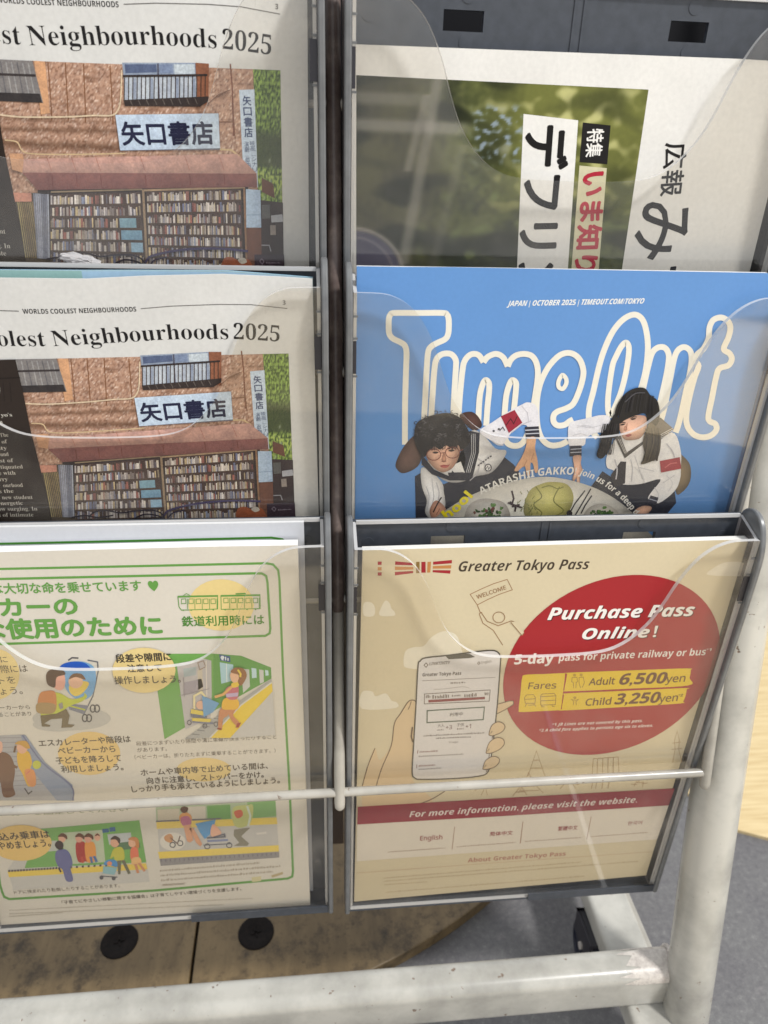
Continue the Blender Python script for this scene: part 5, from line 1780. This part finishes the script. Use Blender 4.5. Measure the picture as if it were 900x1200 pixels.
# woman with stroller
S.line(E0(205, 300, 205, 235, 240, 215, 262, 240), 2.4, (240, 226, 176)); S.ell(*E0(236, 280)[0], 5, 5, (232, 184, 156))
S.polys([(E0(190, 300, 255, 312, 250, 332, 186, 322), (228, 204, 90)), (E0(192, 344, 290, 350, 284, 366, 196, 362), (228, 204, 90))])
S.poly(E0(186, 322, 270, 335, 268, 346, 188, 338), (112, 116, 132)); S.line(E0(196, 364, 300, 372), 2.0, (130, 132, 150))
S.poly(E0(244, 232, 330, 270, 300, 315, 252, 340), (116, 166, 208))
for x, y in ((180, 368), (258, 384), (314, 376)):
    S.line([(E0(x, y)[0][0] + 2.4 * math.cos(t * .7), E0(x, y)[0][1] + 2.6 * math.sin(t * .7)) for t in range(9)], 1.0, (110, 106, 110), closed=True)
S.blob(E0(335, 300, 380, 295, 375, 330, 350, 350, 345, 395, 330, 400, 325, 370), (206, 140, 98)); S.blob(E0(375, 290, 415, 295, 400, 330, 430, 365, 420, 385, 385, 345), (206, 140, 98))
S.polys([(E0(324, 392, 344, 396, 342, 405, 318, 400), (150, 60, 50)), (E0(420, 370, 440, 366, 428, 392, 412, 392), (170, 74, 60))])
S.blob(E0(352, 250, 395, 240, 428, 258, 424, 296, 385, 302, 345, 296), (238, 186, 62)); S.blob(E0(368, 192, 420, 175, 428, 215, 418, 248, 380, 250, 362, 225), (204, 112, 124)); S.poly(E0(364, 222, 426, 215, 424, 234, 366, 240), (198, 176, 206))
S.line(E0(400, 180, 350, 225, 308, 238), 3.0, (232, 176, 106)); S.blob(E0(392, 170, 425, 160, 428, 182, 400, 190), (240, 204, 70))
S.blob(E0(386, 120, 410, 108, 428, 128, 424, 158, 402, 164, 390, 150), (236, 188, 152)); S.blob(E0(388, 112, 410, 90, 450, 94, 468, 122, 462, 150, 440, 180, 424, 160, 430, 128), (150, 100, 60)); S.line(E0(424, 100, 438, 120, 436, 136), 2.2, (236, 206, 70))
S.part('caution_captions')
S.ell(*D0(760, 112)[0], 37, 26.5, YE)
S.text('段差や隙間に', [(136.5, 775.2), (201, 772.6)], 8.4, (62, 56, 50), bold=0.03)
S.text('注意して', [(150, 786.4), (190, 785)], 7.6, (62, 56, 50), bold=0.03)
S.text('操作しましょう。', [(135, 800.4), (212, 798.6)], 8.0, TX, bold=0.015)
S.part('boarding_picture')
S.text('ーカーを固定してください', [(1, 956.6), (150, 950)], 4.0, (110, 122, 84))
S.poly(F0(190, 186, 735, 140, 790, 465, 70, 508, 40, 400), (206, 202, 194))
S.poly(F0(200, 186, 735, 140, 772, 362, 130, 392), (126, 178, 98))
S.poly(F0(40, 410, 770, 366, 778, 398, 48, 440), (238, 208, 96))
for i in range(34):
    x = 44 + i * 15.5
    if i < 17 or i % 2: S.polys([(F0(x, 402 - (x - 44) * 0.06, x + 11, 401 - (x - 44) * 0.06, x + 11, 412 - (x - 44) * 0.06, x, 413 - (x - 44) * 0.06), (96, 84, 84))])
S.poly(F0(320, 206, 540, 190, 556, 360, 352, 372), (196, 204, 176)); S.poly(F0(566, 214, 690, 204, 696, 258, 576, 268), (196, 200, 200)); S.polys([(F0(240, 250, 300, 246, 306, 300, 250, 304), (196, 200, 190)), (F0(600, 262, 720, 246, 740, 260, 740, 285, 610, 300), (96, 128, 96))])
S.polys([(F0(538, 186, 572, 182, 576, 202, 542, 206), (70, 108, 150)), (F0(576, 178, 606, 174, 610, 196, 580, 200), (70, 108, 150))])
for cx_, c1, c2, sk in ((340, (222, 204, 150), (190, 176, 150), (228, 176, 150)), (430, (178, 66, 60), (196, 84, 70), (226, 170, 148)), (478, (232, 160, 84), (90, 120, 170), (226, 170, 148))):
    if cx_ != 340:
        S.blob(F0(cx_ - 30, 262, cx_ + 6, 250, cx_ + 24, 270, cx_ + 30, 330, cx_ + 28, 352, cx_ - 18, 356), c1); S.polys([(F0(cx_ - 6, 330, cx_ + 8, 330, cx_ + 14, 362, cx_ + 2, 364), c2), (F0(cx_ + 12, 328, cx_ + 26, 326, cx_ + 40, 356, cx_ + 26, 360), c2)])
    S.ell(*F0(cx_ - 12, 232)[0], 4.4, 5.4, sk); S.blob(F0(cx_ - 34, 226, cx_ - 14, 206, cx_ + 12, 218, cx_ + 14, 240, cx_ - 6, 226), (110, 74, 54))
S.ell(*F0(514, 228)[0], 3.6, 4.6, (228, 176, 150)); S.blob(F0(500, 222, 514, 208, 528, 222, 516, 218), (110, 74, 54))
S.blob(F0(300, 300, 345, 292, 372, 320, 384, 370, 372, 390, 386, 455, 350, 458, 330, 400, 306, 380, 292, 340), (112, 114, 160)); S.blob(F0(290, 270, 300, 250, 322, 248, 336, 268, 328, 292, 304, 290), (66, 52, 48)); S.line(F0(310, 390, 322, 412), 2.0, (66, 56, 66))
S.blob(F0(600, 290, 640, 280, 656, 310, 652, 350, 610, 356, 600, 330, 582, 342), (206, 200, 84)); S.polys([(F0(618, 352, 640, 350, 636, 424, 624, 424), (120, 116, 96)), (F0(640, 350, 658, 348, 690, 418, 676, 424), (120, 116, 96))]); S.ell(*F0(606, 256)[0], 5.2, 5.6, (228, 176, 146)); S.blob(F0(582, 240, 606, 220, 634, 236, 630, 262, 612, 240), (72, 56, 48))
S.blob(F0(548, 372, 566, 348, 612, 350, 618, 384, 580, 376), (88, 150, 206)); S.poly(F0(546, 380, 620, 388, 604, 426, 542, 418), (150, 190, 196)); S.line(F0(536, 434, 620, 440), 1.4, (110, 108, 112)); S.ell(*F0(536, 440)[0], 2.4, 2.4, (96, 92, 96)); S.ell(*F0(600, 446)[0], 2.4, 2.4, (96, 92, 96)); S.ell(*F0(578, 366)[0], 3, 2.6, (232, 150, 110))
S.blob(F0(690, 290, 722, 280, 732, 320, 726, 350, 692, 350), (232, 128, 98)); S.blob(F0(696, 340, 736, 334, 744, 366, 700, 376), (238, 190, 130)); S.polys([(F0(708, 370, 722, 368, 736, 416, 722, 418), (214, 150, 112)), (F0(726, 364, 740, 362, 770, 404, 758, 410), (214, 150, 112))]); S.ell(*F0(698, 258)[0], 4.6, 5, (232, 182, 150)); S.blob(F0(676, 240, 698, 226, 728, 236, 734, 280, 716, 284, 712, 250), (206, 140, 84))
S.ell(*F0(112, 258)[0], 36, 21, (236, 200, 124))
S.text('駆け込み乗車は', [(-24, 985.4), (59, 980.4)], 8.0, TX, bold=0.02); S.text('やめましょう。', [(-1, 994.6), (60, 990.6)], 8.0, TX, bold=0.02)
S.text('ドアに挟まれたり転倒したりすることがあります。', [(17, 1047.4), (140.5, 1039.2)], 3.8, (100, 90, 78))
S.part('platform_picture')
S.poly(G0(10, 62, 612, 36, 632, 320, 36, 362), (200, 196, 190))
S.poly(G0(10, 50, 612, 20, 618, 118, 14, 140), (176, 190, 160)); S.polys([(G0(20, 80, 130, 74, 130, 130, 22, 134), (206, 196, 176)), (G0(268, 60, 385, 54, 388, 126, 272, 136), (120, 168, 98)), (G0(470, 40, 612, 32, 616, 112, 480, 124), (136, 178, 116)), (G0(170, 66, 260, 62, 262, 128, 180, 132), (212, 204, 188))])
S.poly(G0(14, 142, 618, 118, 622, 152, 16, 176), (236, 208, 100)); S.line(G0(12, 138, 340, 124), 1.8, (120, 118, 122))
S.poly(G0(22, 292, 628, 258, 630, 290, 30, 326), (240, 212, 100)); S.poly(G0(30, 326, 630, 290, 632, 320, 36, 362), (150, 146, 146))
for i in range(26):
    S.line(G0(38 + i * 23, 328 - i * 1.35, 39 + i * 23, 342 - i * 1.35), 0.8, (110, 106, 108))
S.ell(*G0(96, 240)[0], 15, 10.5, (226, 220, 208)); S.blob(G0(54, 216, 80, 200, 98, 216, 90, 246, 60, 236), (206, 150, 100))
for x, y in ((96, 256), (134, 248), (270, 264), (380, 258)):
    S.line([(G0(x, y)[0][0] + 3.2 * math.cos(t * .6), G0(x, y)[0][1] + 3.0 * math.sin(t * .6)) for t in range(10)], 1.1, (92, 90, 94), closed=True)
S.line(G0(84, 220, 120, 250, 134, 210), 1.2, (104, 80, 70))
S.blob(G0(130, 110, 160, 92, 190, 110, 186, 150, 140, 150), (224, 160, 96)); S.blob(G0(136, 120, 176, 112, 190, 150, 150, 162), (190, 110, 140)); S.polys([(G0(150, 158, 186, 152, 200, 232, 182, 244, 168, 236), (222, 160, 120)), (G0(180, 170, 200, 170, 244, 250, 236, 264, 214, 244), (222, 160, 120))]); S.blob(G0(134, 76, 150, 62, 174, 70, 166, 92, 146, 94), (96, 66, 50))
S.poly(G0(210, 148, 312, 128, 296, 190, 258, 226, 232, 190), (92, 156, 206)); S.blob(G0(300, 150, 340, 190, 330, 204, 296, 214, 286, 190), (236, 180, 150)); S.line(G0(268, 220, 360, 214, 356, 200, 300, 216), 1.6, (104, 106, 118)); S.line(G0(270, 238, 374, 232), 2.4, (130, 140, 176)); S.line(G0(250, 258, 392, 250), 1.2, (110, 112, 120))
S.poly(G0(404, 180, 460, 172, 486, 170, 440, 214, 480, 250, 470, 262, 402, 262, 430, 246, 402, 210), (140, 134, 116)); S.blob(G0(400, 70, 470, 56, 500, 60, 490, 140, 440, 170, 402, 150), (196, 200, 130)); S.blob(G0(404, 90, 440, 80, 448, 108, 420, 122), (210, 110, 84)); S.line(G0(470, 60, 486, 110, 476, 160), 2.4, (210, 220, 206))
S.poly(G0(516, 196, 566, 190, 568, 200, 518, 206), (222, 216, 206))
for a, b_ in ((G0(32, 392), G0(532, 352)), (G0(34, 416), G0(640, 368)), (G0(38, 440), G0(600, 396)), (G0(42, 464), G0(158, 456))):
    S.micro(a[0], b_[0], 2.7, (176, 164, 146), 52, 0.6)
S.poly(G0(590, 410, 650, 392, 650, 404, 596, 422), (190, 172, 130)); S.poly(G0(492, 420, 540, 414, 540, 438, 494, 444), (214, 204, 160)); S.text('。', G0(654, 416, 668, 414), 3, (150, 140, 120)) if False else None
S.part('small_print')
S.text('「子育てにやさしい移動に関する協議会」は子育てしやすい環境づくりを支援します。', [(73, 1059.2), (283, 1043)], 3.6, (104, 94, 80), bold=0.02)
for a, b_, n_ in ((F0(50, 618), G0(500, 528), 80), (F0(50, 636), G0(350, 560), 60), (F0(50, 650), F0(330, 630), 20)):
    S.micro(a[0], b_[0], 1.5, (176, 164, 146), n_ * 2)
S.finish()

# ================================================================== crumpled scrap of film caught on the rim
cb = thing('crumpled_film', 'small crumpled scrap of clear film on the edge of the middle left pocket', 'scrap', P3(XL + 116, 33, SZ + 4))
bm_ = bmesh.new()
bmesh.ops.create_icosphere(bm_, subdivisions=3, radius=1.0)
for v in bm_.verts:
    n_ = noise.noise(v.co * 2.3) * 0.45 + noise.noise(v.co * 5.5) * 0.3
    v.co = Vector((v.co.x * 9.0 * (1 + n_), v.co.y * 3.0 * (1 + n_), v.co.z * 2.7 * (1 + n_ * 1.3) - v.co.x * 1.4)) / 1000
me = bpy.data.meshes.new('film')
bm_.to_mesh(me)
bm_.free()
link('film', me, cb, [M_FILM])
